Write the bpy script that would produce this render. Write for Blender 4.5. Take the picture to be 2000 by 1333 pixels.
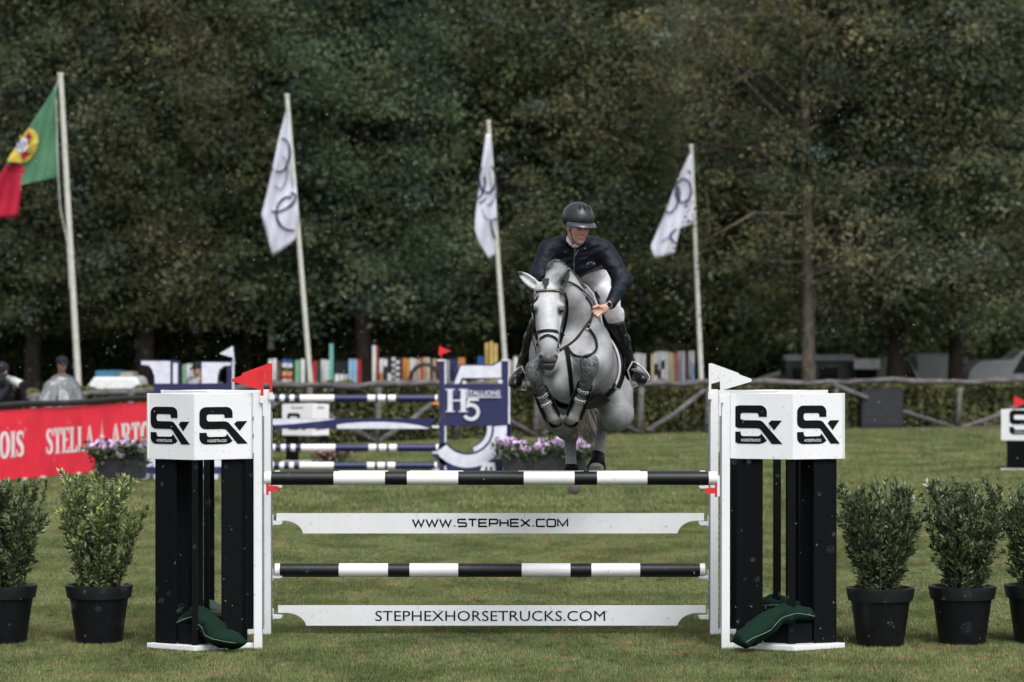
import bpy, bmesh, math, random
import numpy as np
from mathutils import Vector, Matrix, noise
from mathutils.bvhtree import BVHTree
for _o in list(bpy.data.objects): bpy.data.objects.remove(_o)
SC = bpy.context.scene; COL = SC.collection
random.seed(7); RS = np.random.RandomState(11)
# ---------------------------------------------------------------- camera, sky, sun, exposure
CAMZ, FPX = 2.56, 6342.0
PITCH = math.atan(46.5/FPX)
cam_data = bpy.data.cameras.new('camera'); cam = bpy.data.objects.new('camera', cam_data); COL.objects.link(cam)
cam.location = (0, 0, CAMZ); cam.rotation_euler = (math.pi/2-PITCH, 0, 0)
cam_data.sensor_width = 36; cam_data.lens = FPX/2000*36; cam_data.clip_end = 2000
cam_data.dof.use_dof = True; cam_data.dof.focus_distance = 25.0; cam_data.dof.aperture_fstop = 2.6
SC.camera = cam
SC.render.resolution_x, SC.render.resolution_y = 1024, 682
world = bpy.data.worlds.new('World'); SC.world = world; world.use_nodes = True
wn = world.node_tree; bg = wn.nodes['Background']
sky = wn.nodes.new('ShaderNodeTexSky'); sky.sky_type = 'NISHITA'; sky.sun_disc = False
SUN_EL, SUN_AZ = math.radians(55), math.radians(158)
sky.sun_elevation = SUN_EL; sky.sun_rotation = SUN_AZ; sky.dust_density = 4; sky.air_density = 1.2
hs = wn.nodes.new('ShaderNodeHueSaturation'); hs.inputs['Saturation'].default_value = 0.22; hs.inputs['Value'].default_value = 1.0
wn.links.new(sky.outputs[0], hs.inputs['Color']); wn.links.new(hs.outputs[0], bg.inputs[0]); bg.inputs[1].default_value = 0.135
sd = bpy.data.lights.new('sun', 'SUN'); sun = bpy.data.objects.new('sun', sd); COL.objects.link(sun)
sd.energy = 1.25; sd.angle = math.radians(24); sd.color = (1, 0.985, 0.96)
_sv = Vector((math.sin(SUN_AZ)*math.cos(SUN_EL), math.cos(SUN_AZ)*math.cos(SUN_EL), math.sin(SUN_EL)))
sun.rotation_euler = _sv.to_track_quat('Z', 'Y').to_euler(); sun.location = _sv*50
SC.view_settings.view_transform = 'Standard'; SC.view_settings.look = 'None'
SC.view_settings.gamma = 1; SC.view_settings.use_curve_mapping = False; SC.view_settings.exposure = 0.62
# ---------------------------------------------------------------- helpers
CA, SA = math.cos(PITCH), math.sin(PITCH)
def P(px, py, d):
    """world point seen at photo pixel (px,py) standing d metres away"""
    x = (px-1000)/FPX; y = (666.5-py)/FPX
    t = d/(CA+y*SA)
    return Vector((x*t, d, CAMZ+(y*CA-SA)*t))
def X(px, d): return P(px, 620, d).x
def Z(py, d): return P(1000, py, d).z
def GD(py): return CAMZ*FPX/(py-620.0)          # ground distance at a pixel row

_mats = {}
def mat(name, col, rough=0.5, spec=0.5, var=0.12, scale=8.0, bump=0.0, bscale=60.0, metal=0.0, attr=None, coat=0.0, col2=None, stretch=None, sheen=0.0, detail=4):
    if name in _mats: return _mats[name]
    m = bpy.data.materials.new(name); m.use_nodes = True; nt = m.node_tree; b = nt.nodes['Principled BSDF']
    b.inputs['Roughness'].default_value = rough; b.inputs['Specular IOR Level'].default_value = spec; b.inputs['Metallic'].default_value = metal
    b.inputs['Coat Weight'].default_value = coat; b.inputs['Coat Roughness'].default_value = 0.15; b.inputs['Sheen Weight'].default_value = sheen
    tc = nt.nodes.new('ShaderNodeTexCoord'); mp = nt.nodes.new('ShaderNodeMapping')
    nt.links.new(tc.outputs['Object'], mp.inputs[0])
    if stretch: mp.inputs['Scale'].default_value = stretch
    nz = nt.nodes.new('ShaderNodeTexNoise'); nz.inputs['Scale'].default_value = scale; nz.inputs['Detail'].default_value = detail
    nt.links.new(mp.outputs[0], nz.inputs[0])
    mx = nt.nodes.new('ShaderNodeMix'); mx.data_type = 'RGBA'
    c = list(col)[:3]
    c2 = list(col2) if col2 else [min(1, v*(1-var*1.6)) for v in c]
    rmp = nt.nodes.new('ShaderNodeMapRange'); rmp.inputs[1].default_value = 0.35; rmp.inputs[2].default_value = 0.68
    nt.links.new(nz.outputs[0], rmp.inputs[0]); nt.links.new(rmp.outputs[0], mx.inputs[0])
    mx.inputs[6].default_value = c+[1]; mx.inputs[7].default_value = c2+[1]
    out = mx.outputs[2]
    if attr:
        at = nt.nodes.new('ShaderNodeAttribute'); at.attribute_name = attr
        m2 = nt.nodes.new('ShaderNodeMix'); m2.data_type = 'RGBA'; m2.blend_type = 'MULTIPLY'; m2.inputs[0].default_value = 1
        nt.links.new(at.outputs['Color'], m2.inputs[6]); nt.links.new(out, m2.inputs[7]); out = m2.outputs[2]
    nt.links.new(out, b.inputs['Base Color'])
    if bump:
        n2 = nt.nodes.new('ShaderNodeTexNoise'); n2.inputs['Scale'].default_value = bscale; n2.inputs['Detail'].default_value = 3
        nt.links.new(mp.outputs[0], n2.inputs[0])
        bp = nt.nodes.new('ShaderNodeBump'); bp.inputs['Strength'].default_value = bump; bp.inputs['Distance'].default_value = 0.01
        nt.links.new(n2.outputs[0], bp.inputs['Height']); nt.links.new(bp.outputs[0], b.inputs['Normal'])
    _mats[name] = m
    return m
def worn(name, col, dirt, rough=0.4, thr=0.62, dscale=30):
    """paint with scuffs and rain spots"""
    if name in _mats: return _mats[name]
    m = mat(name, col, rough=rough, var=0.04, scale=3)
    nt = m.node_tree; b = nt.nodes['Principled BSDF']; src = b.inputs['Base Color'].links[0].from_socket
    tc = nt.nodes['Texture Coordinate']
    n = nt.nodes.new('ShaderNodeTexNoise'); n.inputs['Scale'].default_value = dscale; n.inputs['Detail'].default_value = 6; n.inputs['Roughness'].default_value = .7
    nt.links.new(tc.outputs['Object'], n.inputs[0])
    r = nt.nodes.new('ShaderNodeMapRange'); r.inputs[1].default_value = thr; r.inputs[2].default_value = thr+.08
    nt.links.new(n.outputs[0], r.inputs[0])
    mx = nt.nodes.new('ShaderNodeMix'); mx.data_type = 'RGBA'; mx.inputs[7].default_value = list(dirt)+[1]
    nt.links.new(r.outputs[0], mx.inputs[0]); nt.links.new(src, mx.inputs[6]); nt.links.new(mx.outputs[2], b.inputs['Base Color'])
    return m
M_white = worn('white_paint', (0.74, 0.76, 0.78), (0.45, 0.45, 0.42), 0.42, .60)
M_black = worn('black_paint', (0.0055, 0.006, 0.007), (0.012, 0.013, 0.016), 0.55, .60, 60); M_black.node_tree.nodes['Principled BSDF'].inputs['Specular IOR Level'].default_value = .05
M_print = mat('black_print', (0.004, 0.0045, 0.006), .6, .12)
M_lettering_white = mat('white_print', (0.8, 0.8, 0.82), .5)
M_grey_metal = mat('grey_metal', (0.25, 0.29, 0.31), .4, metal=.3)
M_red = mat('red_plastic', (0.66, 0.02, 0.028), .4)
M_navy = mat('navy_paint', (0.016, 0.019, 0.085), .45)
M_navy_white = mat('panel_white', (0.68, 0.70, 0.80), .45)
M_orange = mat('orange_plastic', (0.8, .3, .03), .5)

class MB:
    def __init__(s): s.v = []; s.f = []; s.m = []
    def add(s, vs, fs, mi=0):
        o = len(s.v); s.v += [tuple(v) for v in vs]; s.f += [tuple(i+o for i in f) for f in fs]; s.m += [mi]*len(fs)
    def box(s, a, b, mi=0):
        (x0, y0, z0), (x1, y1, z1) = a, b
        s.add([(x0,y0,z0),(x1,y0,z0),(x1,y1,z0),(x0,y1,z0),(x0,y0,z1),(x1,y0,z1),(x1,y1,z1),(x0,y1,z1)],
              [(0,3,2,1),(4,5,6,7),(0,1,5,4),(1,2,6,5),(2,3,7,6),(3,0,4,7)], mi)
    def wallbox(s, p, q, t, z0, z1, mi=0, side=1):
        """vertical board from plan point p to q, thickness t"""
        p = Vector(p[:2]); q = Vector(q[:2]); n = (q-p).normalized(); n = Vector((-n.y, n.x))*t*side
        c = [p, q, q+n, p+n]
        if side < 0: c = [p, p+n, q+n, q]
        s.prism([(v.x, v.y) for v in c], z0, z1, mi)
    def prism(s, pts, z0, z1, mi=0):
        n = len(pts)
        s.add([(x, y, z0) for x, y in pts]+[(x, y, z1) for x, y in pts],
              [tuple(range(n))[::-1], tuple(range(n, 2*n))]+[(i, (i+1) % n, n+(i+1) % n, n+i) for i in range(n)], mi)
    def slab(s, pts, org, ux, uz, t, mi=0):
        """polygon pts (u,v) in plane org+u*ux+v*uz, thickness t towards -normal side (away from the viewer = +n)"""
        n = ux.cross(uz).normalized()
        # n points to the viewer when ux is right and uz is up seen from -Y
        A = [org+ux*u+uz*v for u, v in pts]; B = [a-n*t for a in A]
        k = len(pts); ar = sum(pts[i][0]*pts[(i+1) % k][1]-pts[(i+1) % k][0]*pts[i][1] for i in range(k))
        if ar < 0: A.reverse(); B.reverse()
        s.add(A+B, [tuple(range(k)), tuple(range(k, 2*k))[::-1]]+[(i, k+i, k+(i+1) % k, (i+1) % k) for i in range(k)], mi)
    def tube(s, pts, rs, seg=8, mi=0, cap=True, squash=None):
        pts = [Vector(p) for p in pts]; n = len(pts)
        if not hasattr(rs, '__len__'): rs = [rs]*n
        vs = []; up = Vector((0, 0, 1)); prev = None
        for i in range(n):
            t = (pts[min(i+1, n-1)]-pts[max(i-1, 0)]).normalized()
            if prev is None:
                a = t.cross(up); a = a if a.length > .05 else t.cross(Vector((1, 0, 0)))
            else: a = prev-t*prev.dot(t)
            a.normalize(); prev = a.copy(); b = t.cross(a)
            for k in range(seg):
                an = 2*math.pi*k/seg
                vs.append(pts[i]+(a*math.cos(an)+b*math.sin(an)*(squash or 1))*rs[i])
        fs = [(i*seg+k, i*seg+(k+1) % seg, (i+1)*seg+(k+1) % seg, (i+1)*seg+k) for i in range(n-1) for k in range(seg)]
        if cap: fs += [tuple(range(seg))[::-1], tuple(range((n-1)*seg, n*seg))]
        s.add(vs, fs, mi)
    def lathe(s, prof, c=(0, 0, 0), seg=32, mi=0):
        vs = [(c[0]+r*math.cos(2*math.pi*k/seg), c[1]+r*math.sin(2*math.pi*k/seg), c[2]+z) for r, z in prof for k in range(seg)]
        fs = [(i*seg+k, i*seg+(k+1) % seg, (i+1)*seg+(k+1) % seg, (i+1)*seg+k) for i in range(len(prof)-1) for k in range(seg)]
        s.add(vs, fs, mi)
    def ribbon(s, pts, w, org, ux, uz, t, mi=0, closed=False):
        """2-D stroke with mitred joins, as a thin raised print"""
        pts = [Vector((p[0], p[1])) for p in pts]; n = len(pts); L = []; R = []
        for i in range(n):
            a = pts[(i-1) % n] if (closed or i > 0) else None; b = pts[(i+1) % n] if (closed or i < n-1) else None
            d1 = (pts[i]-a).normalized() if a is not None else None; d2 = (b-pts[i]).normalized() if b is not None else None
            d1 = d1 or d2; d2 = d2 or d1
            n1 = Vector((-d1.y, d1.x)); n2 = Vector((-d2.y, d2.x)); m = (n1+n2)
            m = m.normalized() if m.length > 1e-6 else n1; k = min(2.2, 1/max(.3, m.dot(n1)))
            wi = w[i] if hasattr(w, '__len__') else w
            L.append(pts[i]+m*wi/2*k); R.append(pts[i]-m*wi/2*k)
        for i in range(n if closed else n-1):
            j = (i+1) % n
            s.slab([tuple(L[i]), tuple(R[i]), tuple(R[j]), tuple(L[j])], org, ux, uz, t, mi)
    def build(s, name, mats, parent=None, smooth=False, bevel=0):
        me = bpy.data.meshes.new(name); o = bpy.data.objects.new(name, me); COL.objects.link(o)
        off = Vector((0, 0, 0))
        if parent is not None:
            q = parent
            while q is not None: off = off+q.location; q = q.parent
            o.parent = parent
        V = np.array(s.v, dtype=float) - np.array(off) if s.v else []
        me.from_pydata([tuple(v) for v in V], [], s.f)
        for m in (mats if isinstance(mats, (list, tuple)) else [mats]): me.materials.append(m)
        me.polygons.foreach_set('material_index', s.m)
        if smooth: me.polygons.foreach_set('use_smooth', [True]*len(s.f))
        me.update()
        if bevel:
            bv = o.modifiers.new('b', 'BEVEL'); bv.width = bevel; bv.segments = 2; bv.limit_method = 'ANGLE'
        return o
UX, UZ = Vector((1, 0, 0)), Vector((0, 0, 1))
def thing(name, label, cat, loc=(0, 0, 0), group=None):
    o = bpy.data.objects.new(name, None); COL.objects.link(o); o.location = loc; o.empty_display_size = .1
    o['label'] = label; o['category'] = cat
    if group: o['group'] = group
    return o
def tag(o, label, cat, group=None):
    o['label'] = label; o['category'] = cat
    if group: o['group'] = group
    return o
def struct(o): o['kind'] = 'structure'; return o
def dup(root, loc, rotz=0, scale=1, label=None, group=None):
    def cp(o, par):
        c = o.copy(); COL.objects.link(c); c.parent = par
        for ch in o.children: cp(ch, c)
        return c
    r = cp(root, None); r.location = loc; r.rotation_euler = (0, 0, rotz); r.scale = (scale,)*3
    if label: r['label'] = label
    if group: r['group'] = group
    return r
def centre(o):
    """move a mesh object's origin to the middle of its base"""
    me = o.data; co = np.empty(len(me.vertices)*3); me.vertices.foreach_get('co', co); co = co.reshape(-1, 3)
    c = Vector(((co[:, 0].min()+co[:, 0].max())/2, (co[:, 1].min()+co[:, 1].max())/2, co[:, 2].min()))
    me.transform(Matrix.Translation(-c)); o.location = o.location+c
    return o
def fontmesh(txt, width, height, bold=0):
    """flat outline text from the built-in font scaled to a width and height; list of (verts2d, faces)"""
    cu = bpy.data.curves.new('t', 'FONT'); cu.body = txt; cu.resolution_u = 3; cu.offset = bold
    ob = bpy.data.objects.new('t', cu); COL.objects.link(ob)
    me = bpy.data.meshes.new_from_object(ob); V = np.array([v.co[:2] for v in me.vertices]); F = [tuple(p.vertices) for p in me.polygons]
    bpy.data.objects.remove(ob); bpy.data.curves.remove(cu); bpy.data.meshes.remove(me)
    mn, mx = V.min(0), V.max(0); V = (V-mn)/(mx-mn)*np.array([width, height])
    return V, F
def add_text(mb, txt, org, ux, uz, width, height, lift=.002, mi=0, bold=0):
    V, F = fontmesh(txt, width, height, bold); n = ux.cross(uz).normalized()
    mb.add([org+ux*float(a)+uz*float(b)+n*lift for a, b in V], F, mi)
def arc(cx, cy, r, a0, a1, n=10, ry=None):
    ry = ry or r
    return [(cx+r*math.cos(math.radians(a0+(a1-a0)*i/n)), cy+ry*math.sin(math.radians(a0+(a1-a0)*i/n))) for i in range(n+1)]
# ---------------------------------------------------------------- implicit surfaces for bodies
class SDF:
    def __init__(s, lo, hi, h):
        s.lo = np.array(lo, dtype=np.float32); s.h = h; s.n = np.ceil((np.array(hi)-np.array(lo))/h).astype(int)+1
        s.D = np.full(s.n, 10.0, dtype=np.float32)
    def _sub(s, mn, mx):
        a = np.maximum(0, np.floor((np.array(mn)-s.lo)/s.h).astype(int)); b = np.minimum(s.n, np.ceil((np.array(mx)-s.lo)/s.h).astype(int)+1)
        if (b <= a).any(): return None
        g = [s.lo[i]+s.h*np.arange(a[i], b[i], dtype=np.float32) for i in range(3)]
        return (slice(a[0], b[0]), slice(a[1], b[1]), slice(a[2], b[2])), g[0][:, None, None], g[1][None, :, None], g[2][None, None, :]
    def _mix(s, sl, d, k, sub=False):
        o = s.D[sl]
        if sub:
            d = -d; hh = np.maximum(k-np.abs(o-d), 0)/k; s.D[sl] = np.maximum(o, d)+hh*hh*k*.25
        else:
            hh = np.maximum(k-np.abs(o-d), 0)/k; s.D[sl] = np.minimum(o, d)-hh*hh*k*.25
    def cone(s, p, q, r1, r2, k=.03, sub=False):
        p = np.array(p, dtype=np.float32); q = np.array(q, dtype=np.float32); e = k+.03+max(r1, r2)
        r = s._sub(np.minimum(p, q)-e, np.maximum(p, q)+e)
        if r is None: return
        sl, x, y, z = r; ba = q-p; l2 = float(ba@ba)+1e-9
        px, py, pz = x-p[0], y-p[1], z-p[2]
        t = np.clip((px*ba[0]+py*ba[1]+pz*ba[2])/l2, 0, 1)
        d = np.sqrt((px-ba[0]*t)**2+(py-ba[1]*t)**2+(pz-ba[2]*t)**2)-(r1+(r2-r1)*t)
        s._mix(sl, d, k, sub)
    def chain(s, pts, rs, k=.03):
        for i in range(len(pts)-1): s.cone(pts[i], pts[i+1], rs[i], rs[i+1], k)
    def ell(s, c, r, k=.03, ax=None, sub=False):
        """ellipsoid; ax = 3x3 rows of axis directions"""
        c = np.array(c, dtype=np.float32); e = k+.03+max(r); q = s._sub(c-e, c+e)
        if q is None: return
        sl, x, y, z = q; px, py, pz = x-c[0], y-c[1], z-c[2]
        if ax is not None:
            ax = np.array([list(a) for a in ax]); px, py, pz = [a[0]*px+a[1]*py+a[2]*pz for a in ax]
        k0 = np.sqrt((px/r[0])**2+(py/r[1])**2+(pz/r[2])**2); k1 = np.sqrt((px/r[0]**2)**2+(py/r[1]**2)**2+(pz/r[2]**2)**2)+1e-6
        s._mix(sl, k0*(k0-1)/k1, k, sub)
    def cut(s, p, n, k=.01):
        """keep only the side the normal points away from"""
        g = [s.lo[i]+s.h*np.arange(s.n[i], dtype=np.float32) for i in range(3)]
        d = (g[0][:, None, None]-p[0])*n[0]+(g[1][None, :, None]-p[1])*n[1]+(g[2][None, None, :]-p[2])*n[2]
        s.D = np.maximum(s.D, d.astype(np.float32))
    def mesh(s):
        D = s.D; ins = D < 0; nx, ny, nz = D.shape
        c = np.zeros((nx-1, ny-1, nz-1), np.uint8)
        for a in (0, 1):
            for b in (0, 1):
                for e in (0, 1): c += ins[a:nx-1+a, b:ny-1+b, e:nz-1+e]
        act = (c > 0) & (c < 8); idx = np.argwhere(act); ids = np.full(act.shape, -1, np.int32); ids[act] = np.arange(len(idx))
        acc = np.zeros((len(idx), 3)); cnt = np.zeros(len(idx))
        off = [(0,0,0),(1,0,0),(0,1,0),(1,1,0),(0,0,1),(1,0,1),(0,1,1),(1,1,1)]
        for i, j in [(0,1),(2,3),(4,5),(6,7),(0,2),(1,3),(4,6),(5,7),(0,4),(1,5),(2,6),(3,7)]:
            A = idx+off[i]; B = idx+off[j]; da = D[A[:,0],A[:,1],A[:,2]]; db = D[B[:,0],B[:,1],B[:,2]]
            m = (da < 0) != (db < 0); t = np.where(m, da/np.where(m, da-db, 1), 0)
            acc += np.where(m[:, None], np.array(off[i])+(np.array(off[j])-np.array(off[i]))*t[:, None], 0); cnt += m
        V = s.lo+(idx+acc/cnt[:, None])*s.h
        F = []
        for ax in range(3):
            sl0 = [slice(1, -1)]*3; sl0[ax] = slice(0, -1); sl1 = [slice(1, -1)]*3; sl1[ax] = slice(1, None)
            a = ins[tuple(sl0)]; b = ins[tuple(sl1)]; e = np.argwhere(a != b)
            if not len(e): continue
            flip = a[e[:,0],e[:,1],e[:,2]]
            base = e.copy(); o1, o2 = [k for k in range(3) if k != ax]; base[:, o1] += 1; base[:, o2] += 1
            def cid(d1, d2):
                q = base.copy(); q[:, o1] += d1; q[:, o2] += d2; return ids[q[:,0], q[:,1], q[:,2]]
            Q = np.stack([cid(-1,-1), cid(0,-1), cid(0,0), cid(-1,0)], 1)
            if ax == 1: flip = ~flip
            Q = np.where(flip[:, None], Q, Q[:, ::-1]); F.append(Q)
        return V, np.concatenate(F)
def np_mesh(name, V, F, mats, parent=None, smooth=True, colors=None, cname='tint', smooth_it=0):
    me = bpy.data.meshes.new(name); V = np.asarray(V, dtype=np.float32)
    if smooth_it:
        E = np.concatenate([F[:, [0,1]], F[:, [1,2]], F[:, [2,3]], F[:, [3,0]]]); n = len(V)
        deg = np.bincount(E[:,0], minlength=n)+np.bincount(E[:,1], minlength=n)
        for _ in range(smooth_it):
            S = np.stack([np.bincount(E[:,0], V[E[:,1], i], n)+np.bincount(E[:,1], V[E[:,0], i], n) for i in range(3)], 1)/deg[:, None]
            V = (V*.45+S*.55).astype(np.float32)
    off = Vector((0, 0, 0)); q = parent
    while q is not None: off = off+q.location; q = q.parent
    Vl = V-np.array(off, dtype=np.float32)
    k = F.shape[1]; me.vertices.add(len(V)); me.vertices.foreach_set('co', Vl.astype(np.float32).ravel())
    me.loops.add(F.size); me.loops.foreach_set('vertex_index', F.astype(np.int32).ravel())
    me.polygons.add(len(F)); me.polygons.foreach_set('loop_start', np.arange(0, F.size, k, dtype=np.int32)); me.polygons.foreach_set('loop_total', np.full(len(F), k, dtype=np.int32))
    for m in (mats if isinstance(mats, (list, tuple)) else [mats]): me.materials.append(m)
    me.update(calc_edges=True); me.validate()
    if smooth: me.polygons.foreach_set('use_smooth', [True]*len(me.polygons))
    if colors is not None:
        a = me.color_attributes.new(cname, 'FLOAT_COLOR', 'POINT'); C = np.ones((len(V), 4), np.float32); C[:, :3] = colors; a.data.foreach_set('color', C.ravel())
    o = bpy.data.objects.new(name, me); COL.objects.link(o); o.parent = parent
    return o, V
def leaves(C, N, L, Wd, tint, name, m, parent=None, fold=.15):
    """many kite leaves. C centres (n,3), N direction along the leaf (n,3), L length, Wd width arrays, tint (n,3)"""
    n = len(C); N = N/np.linalg.norm(N, axis=1, keepdims=True); r = RS.normal(size=(n, 3)); S = np.cross(N, r); S /= np.linalg.norm(S, axis=1, keepdims=True); U = np.cross(S, N)
    L = np.asarray(L)[:, None]; Wd = np.asarray(Wd)[:, None]
    a = C-N*L*.5; b = C+S*Wd*.5+U*L*fold; c = C+N*L*.5-U*L*fold*.6; d = C-S*Wd*.5+U*L*fold
    V = np.stack([a, b, c, d], 1).reshape(-1, 3); F = np.arange(4*n).reshape(n, 4)
    return np_mesh(name, V, F, m, parent, smooth=False, colors=np.repeat(tint, 4, axis=0))[0]
# ================================================================ SETTING
g = MB(); g.add([(-400, -60, 0), (400, -60, 0), (400, 700, 0), (-400, 700, 0)], [(0, 1, 2, 3)])
M_soil = mat('ground_turf', (0.05, 0.06, 0.024), .95, .1, col2=(0.032, 0.034, 0.016), scale=.6, bump=.4, bscale=30)
struct(g.build('ground', M_soil))
# hillside under the far woods
hb = MB(); vs = []; NXh, NYh = 60, 10
for j in range(NYh):
    for i in range(NXh):
        x = -110+220*i/(NXh-1); y = 128+j*9
        vs.append((x, y, -0.3+j*3.4+1.2*noise.noise(Vector((x*.05, y*.05, 0)))*min(1, j)))
hb.add(vs, [(j*NXh+i, j*NXh+i+1, (j+1)*NXh+i+1, (j+1)*NXh+i) for j in range(NYh-1) for i in range(NXh-1)])
struct(hb.build('hillside', mat('hill_soil', (0.02, 0.026, 0.014), .95, .1, col2=(0.012, 0.016, 0.009), scale=.5, bump=.6, bscale=6), smooth=True))
# worn earth strip at the foot of the hedge
def hedge_d(px):      # distance of the hedge line at a pixel column
    return 65.5+(px-700)/1200*11
eb = MB(); cols = list(range(-500, 2600, 100)); vs = []
for px in cols:
    d = hedge_d(px); vs += [(X(px, d), d-1.9, .004), (X(px, d), d+6, .004)]
eb.add(vs, [(2*i, 2*i+2, 2*i+3, 2*i+1) for i in range(len(cols)-1)])
struct(eb.build('path', mat('earth', (0.11, 0.095, 0.07), .9, .2, col2=(0.05, 0.05, 0.03), scale=1.5, bump=.5)))

# ---- grass: one patch of blades repeated over the arena
def grass_patch(name, n, size, hgt, wd, region, seed):
    r = np.random.RandomState(seed)
    c = np.zeros((n, 3)); c[:, :2] = (r.rand(n, 2)-.5)*size
    a = r.rand(n)*2*np.pi; lean = r.rand(n)**1.3*.9; h = hgt*(.45+.75*r.rand(n)); w = wd*(.6+.8*r.rand(n))
    s = np.stack([np.cos(a), np.sin(a), 0*a], 1); ld = np.stack([-np.sin(a), np.cos(a), 0*a], 1)
    V = np.stack([c-s*w[:, None]/2, c+s*w[:, None]/2, c+ld*(lean*h)[:, None]+np.array([0, 0, 1])*h[:, None]], 1).reshape(-1, 3)
    F = np.arange(3*n).reshape(n, 3)
    t = r.rand(n); base = np.array([[.172, .208, .084]])*(.65+.75*r.rand(n, 1)); straw = np.array([[.30, .29, .16]])
    C = np.where((t < .12)[:, None], straw*(.6+.6*r.rand(n, 1)), base)
    C = np.repeat(C, 3, axis=0); 
    o, _ = np_mesh(name, V, F, M_blade, None, smooth=False, colors=C)
    ng = bpy.data.node_groups.new(name, 'GeometryNodeTree')
    ng.interface.new_socket('Geometry', in_out='INPUT', socket_type='NodeSocketGeometry'); ng.interface.new_socket('Geometry', in_out='OUTPUT', socket_type='NodeSocketGeometry')
    N = ng.nodes; Lk = ng.links; gi = N.new('NodeGroupInput'); go = N.new('NodeGroupOutput')
    x0, x1, y0, y1 = region; nx, ny = int(round((x1-x0)/size)), int(round((y1-y0)/size))
    gr = N.new('GeometryNodeMeshGrid'); gr.inputs['Size X'].default_value = (nx-1)*size; gr.inputs['Size Y'].default_value = (ny-1)*size; gr.inputs['Vertices X'].default_value = nx; gr.inputs['Vertices Y'].default_value = ny
    ip = N.new('GeometryNodeInstanceOnPoints'); rv = N.new('FunctionNodeRandomValue'); rv.data_type = 'INT'
    rv.inputs['Min'].default_value = 0; rv.inputs['Max'].default_value = 3
    for k in rv.inputs:
        if k.type == 'INT' and k.name == 'Max': k.default_value = 3
        if k.type == 'INT' and k.name == 'Min': k.default_value = 0
    ml = N.new('ShaderNodeMath'); ml.operation = 'MULTIPLY'; ml.inputs[1].default_value = math.pi/2
    cx = N.new('ShaderNodeCombineXYZ'); outi = [q for q in rv.outputs if q.type == 'INT'][0]
    Lk.new(outi, ml.inputs[0]); Lk.new(ml.outputs[0], cx.inputs['Z']); Lk.new(cx.outputs[0], ip.inputs['Rotation'])
    Lk.new(gr.outputs['Mesh'], ip.inputs['Points']); Lk.new(gi.outputs[0], ip.inputs['Instance'])
    tr = N.new('GeometryNodeTransform'); tr.inputs['Translation'].default_value = (0, 0, 0)
    Lk.new(ip.outputs[0], tr.inputs['Geometry']); Lk.new(tr.outputs[0], go.inputs[0])
    o.modifiers.new('g', 'NODES').node_group = ng
    o.location = ((x0+x1)/2, (y0+y1)/2, .002)
    return o
M_blade = bpy.data.materials.new('grass_blade'); M_blade.use_nodes = True
_nt = M_blade.node_tree; _b = _nt.nodes['Principled BSDF']; _b.inputs['Roughness'].default_value = .7; _b.inputs['Specular IOR Level'].default_value = .12
_at = _nt.nodes.new('ShaderNodeAttribute'); _at.attribute_name = 'tint'
_ge = _nt.nodes.new('ShaderNodeNewGeometry'); _mp = _nt.nodes.new('ShaderNodeMapping'); _mp.inputs['Scale'].default_value = (.8, .5, 1)
_nt.links.new(_ge.outputs['Position'], _mp.inputs[0])
_col = _at.outputs['Color']
for sc, lo, hi, c in ((1.6, .42, .62, (.58, .64, .56)), (.45, .38, .66, (1.06, 1.0, .98)), (5.0, .55, .66, (1.5, 1.02, 1.3)), (.16, .35, .65, (.84, .88, .84)), (11, .58, .66, (.5, .5, .55))):
    _n = _nt.nodes.new('ShaderNodeTexNoise'); _n.inputs['Scale'].default_value = sc; _n.inputs['Detail'].default_value = 3; _nt.links.new(_mp.outputs[0], _n.inputs[0])
    _r = _nt.nodes.new('ShaderNodeMapRange'); _r.inputs[1].default_value = lo; _r.inputs[2].default_value = hi; _nt.links.new(_n.outputs[0], _r.inputs[0])
    _m = _nt.nodes.new('ShaderNodeMix'); _m.data_type = 'RGBA'; _m.blend_type = 'MULTIPLY'; _m.inputs[7].default_value = list(c)+[1]
    _nt.links.new(_r.outputs[0], _m.inputs[0]); _nt.links.new(_col, _m.inputs[6]); _col = _m.outputs[2]
_nt.links.new(_col, _b.inputs['Base Color'])
for nm, n, sz, hh, ww, reg, sdn in (('grass', 13000, 1.0, .028, .0038, (-10, 10, 19, 40), 1), ('grass', 6500, 2.0, .05, .010, (-18, 18, 40, 74), 2)):
    go_ = grass_patch(nm, n, sz, hh, ww, reg, sdn); tag(go_, 'short damp green arena grass in front of the jump' if sdn == 1 else 'paler mown grass of the arena towards the hedge', 'grass'); go_['kind'] = 'stuff'

# ---- leaf material
def leafmat(name, rough=.55, spec=.3, trans=0):
    m = bpy.data.materials.new(name); m.use_nodes = True; nt = m.node_tree; b = nt.nodes['Principled BSDF']
    a = nt.nodes.new('ShaderNodeAttribute'); a.attribute_name = 'tint'; nt.links.new(a.outputs['Color'], b.inputs['Base Color'])
    b.inputs['Roughness'].default_value = rough; b.inputs['Specular IOR Level'].default_value = spec
    if trans:
        t = nt.nodes.new('ShaderNodeBsdfTranslucent'); nt.links.new(a.outputs['Color'], t.inputs['Color']); mx = nt.nodes.new('ShaderNodeMixShader'); mx.inputs[0].default_value = trans
        nt.links.new(b.outputs[0], mx.inputs[1]); nt.links.new(t.outputs[0], mx.inputs[2]); nt.links.new(mx.outputs[0], nt.nodes['Material Output'].inputs[0])
    return m
M_leaf = leafmat('tree_leaf', .8, .05, .45); M_hedge_leaf = leafmat('hedge_leaf', .65, .2); M_shrub_leaf = leafmat('shrub_leaf', .38, .5)
M_bark = mat('bark', (0.05, 0.04, 0.034), .9, .2, col2=(0.022, 0.018, 0.016), scale=3, bump=.8, bscale=8, stretch=(4, 4, 1))
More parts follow.
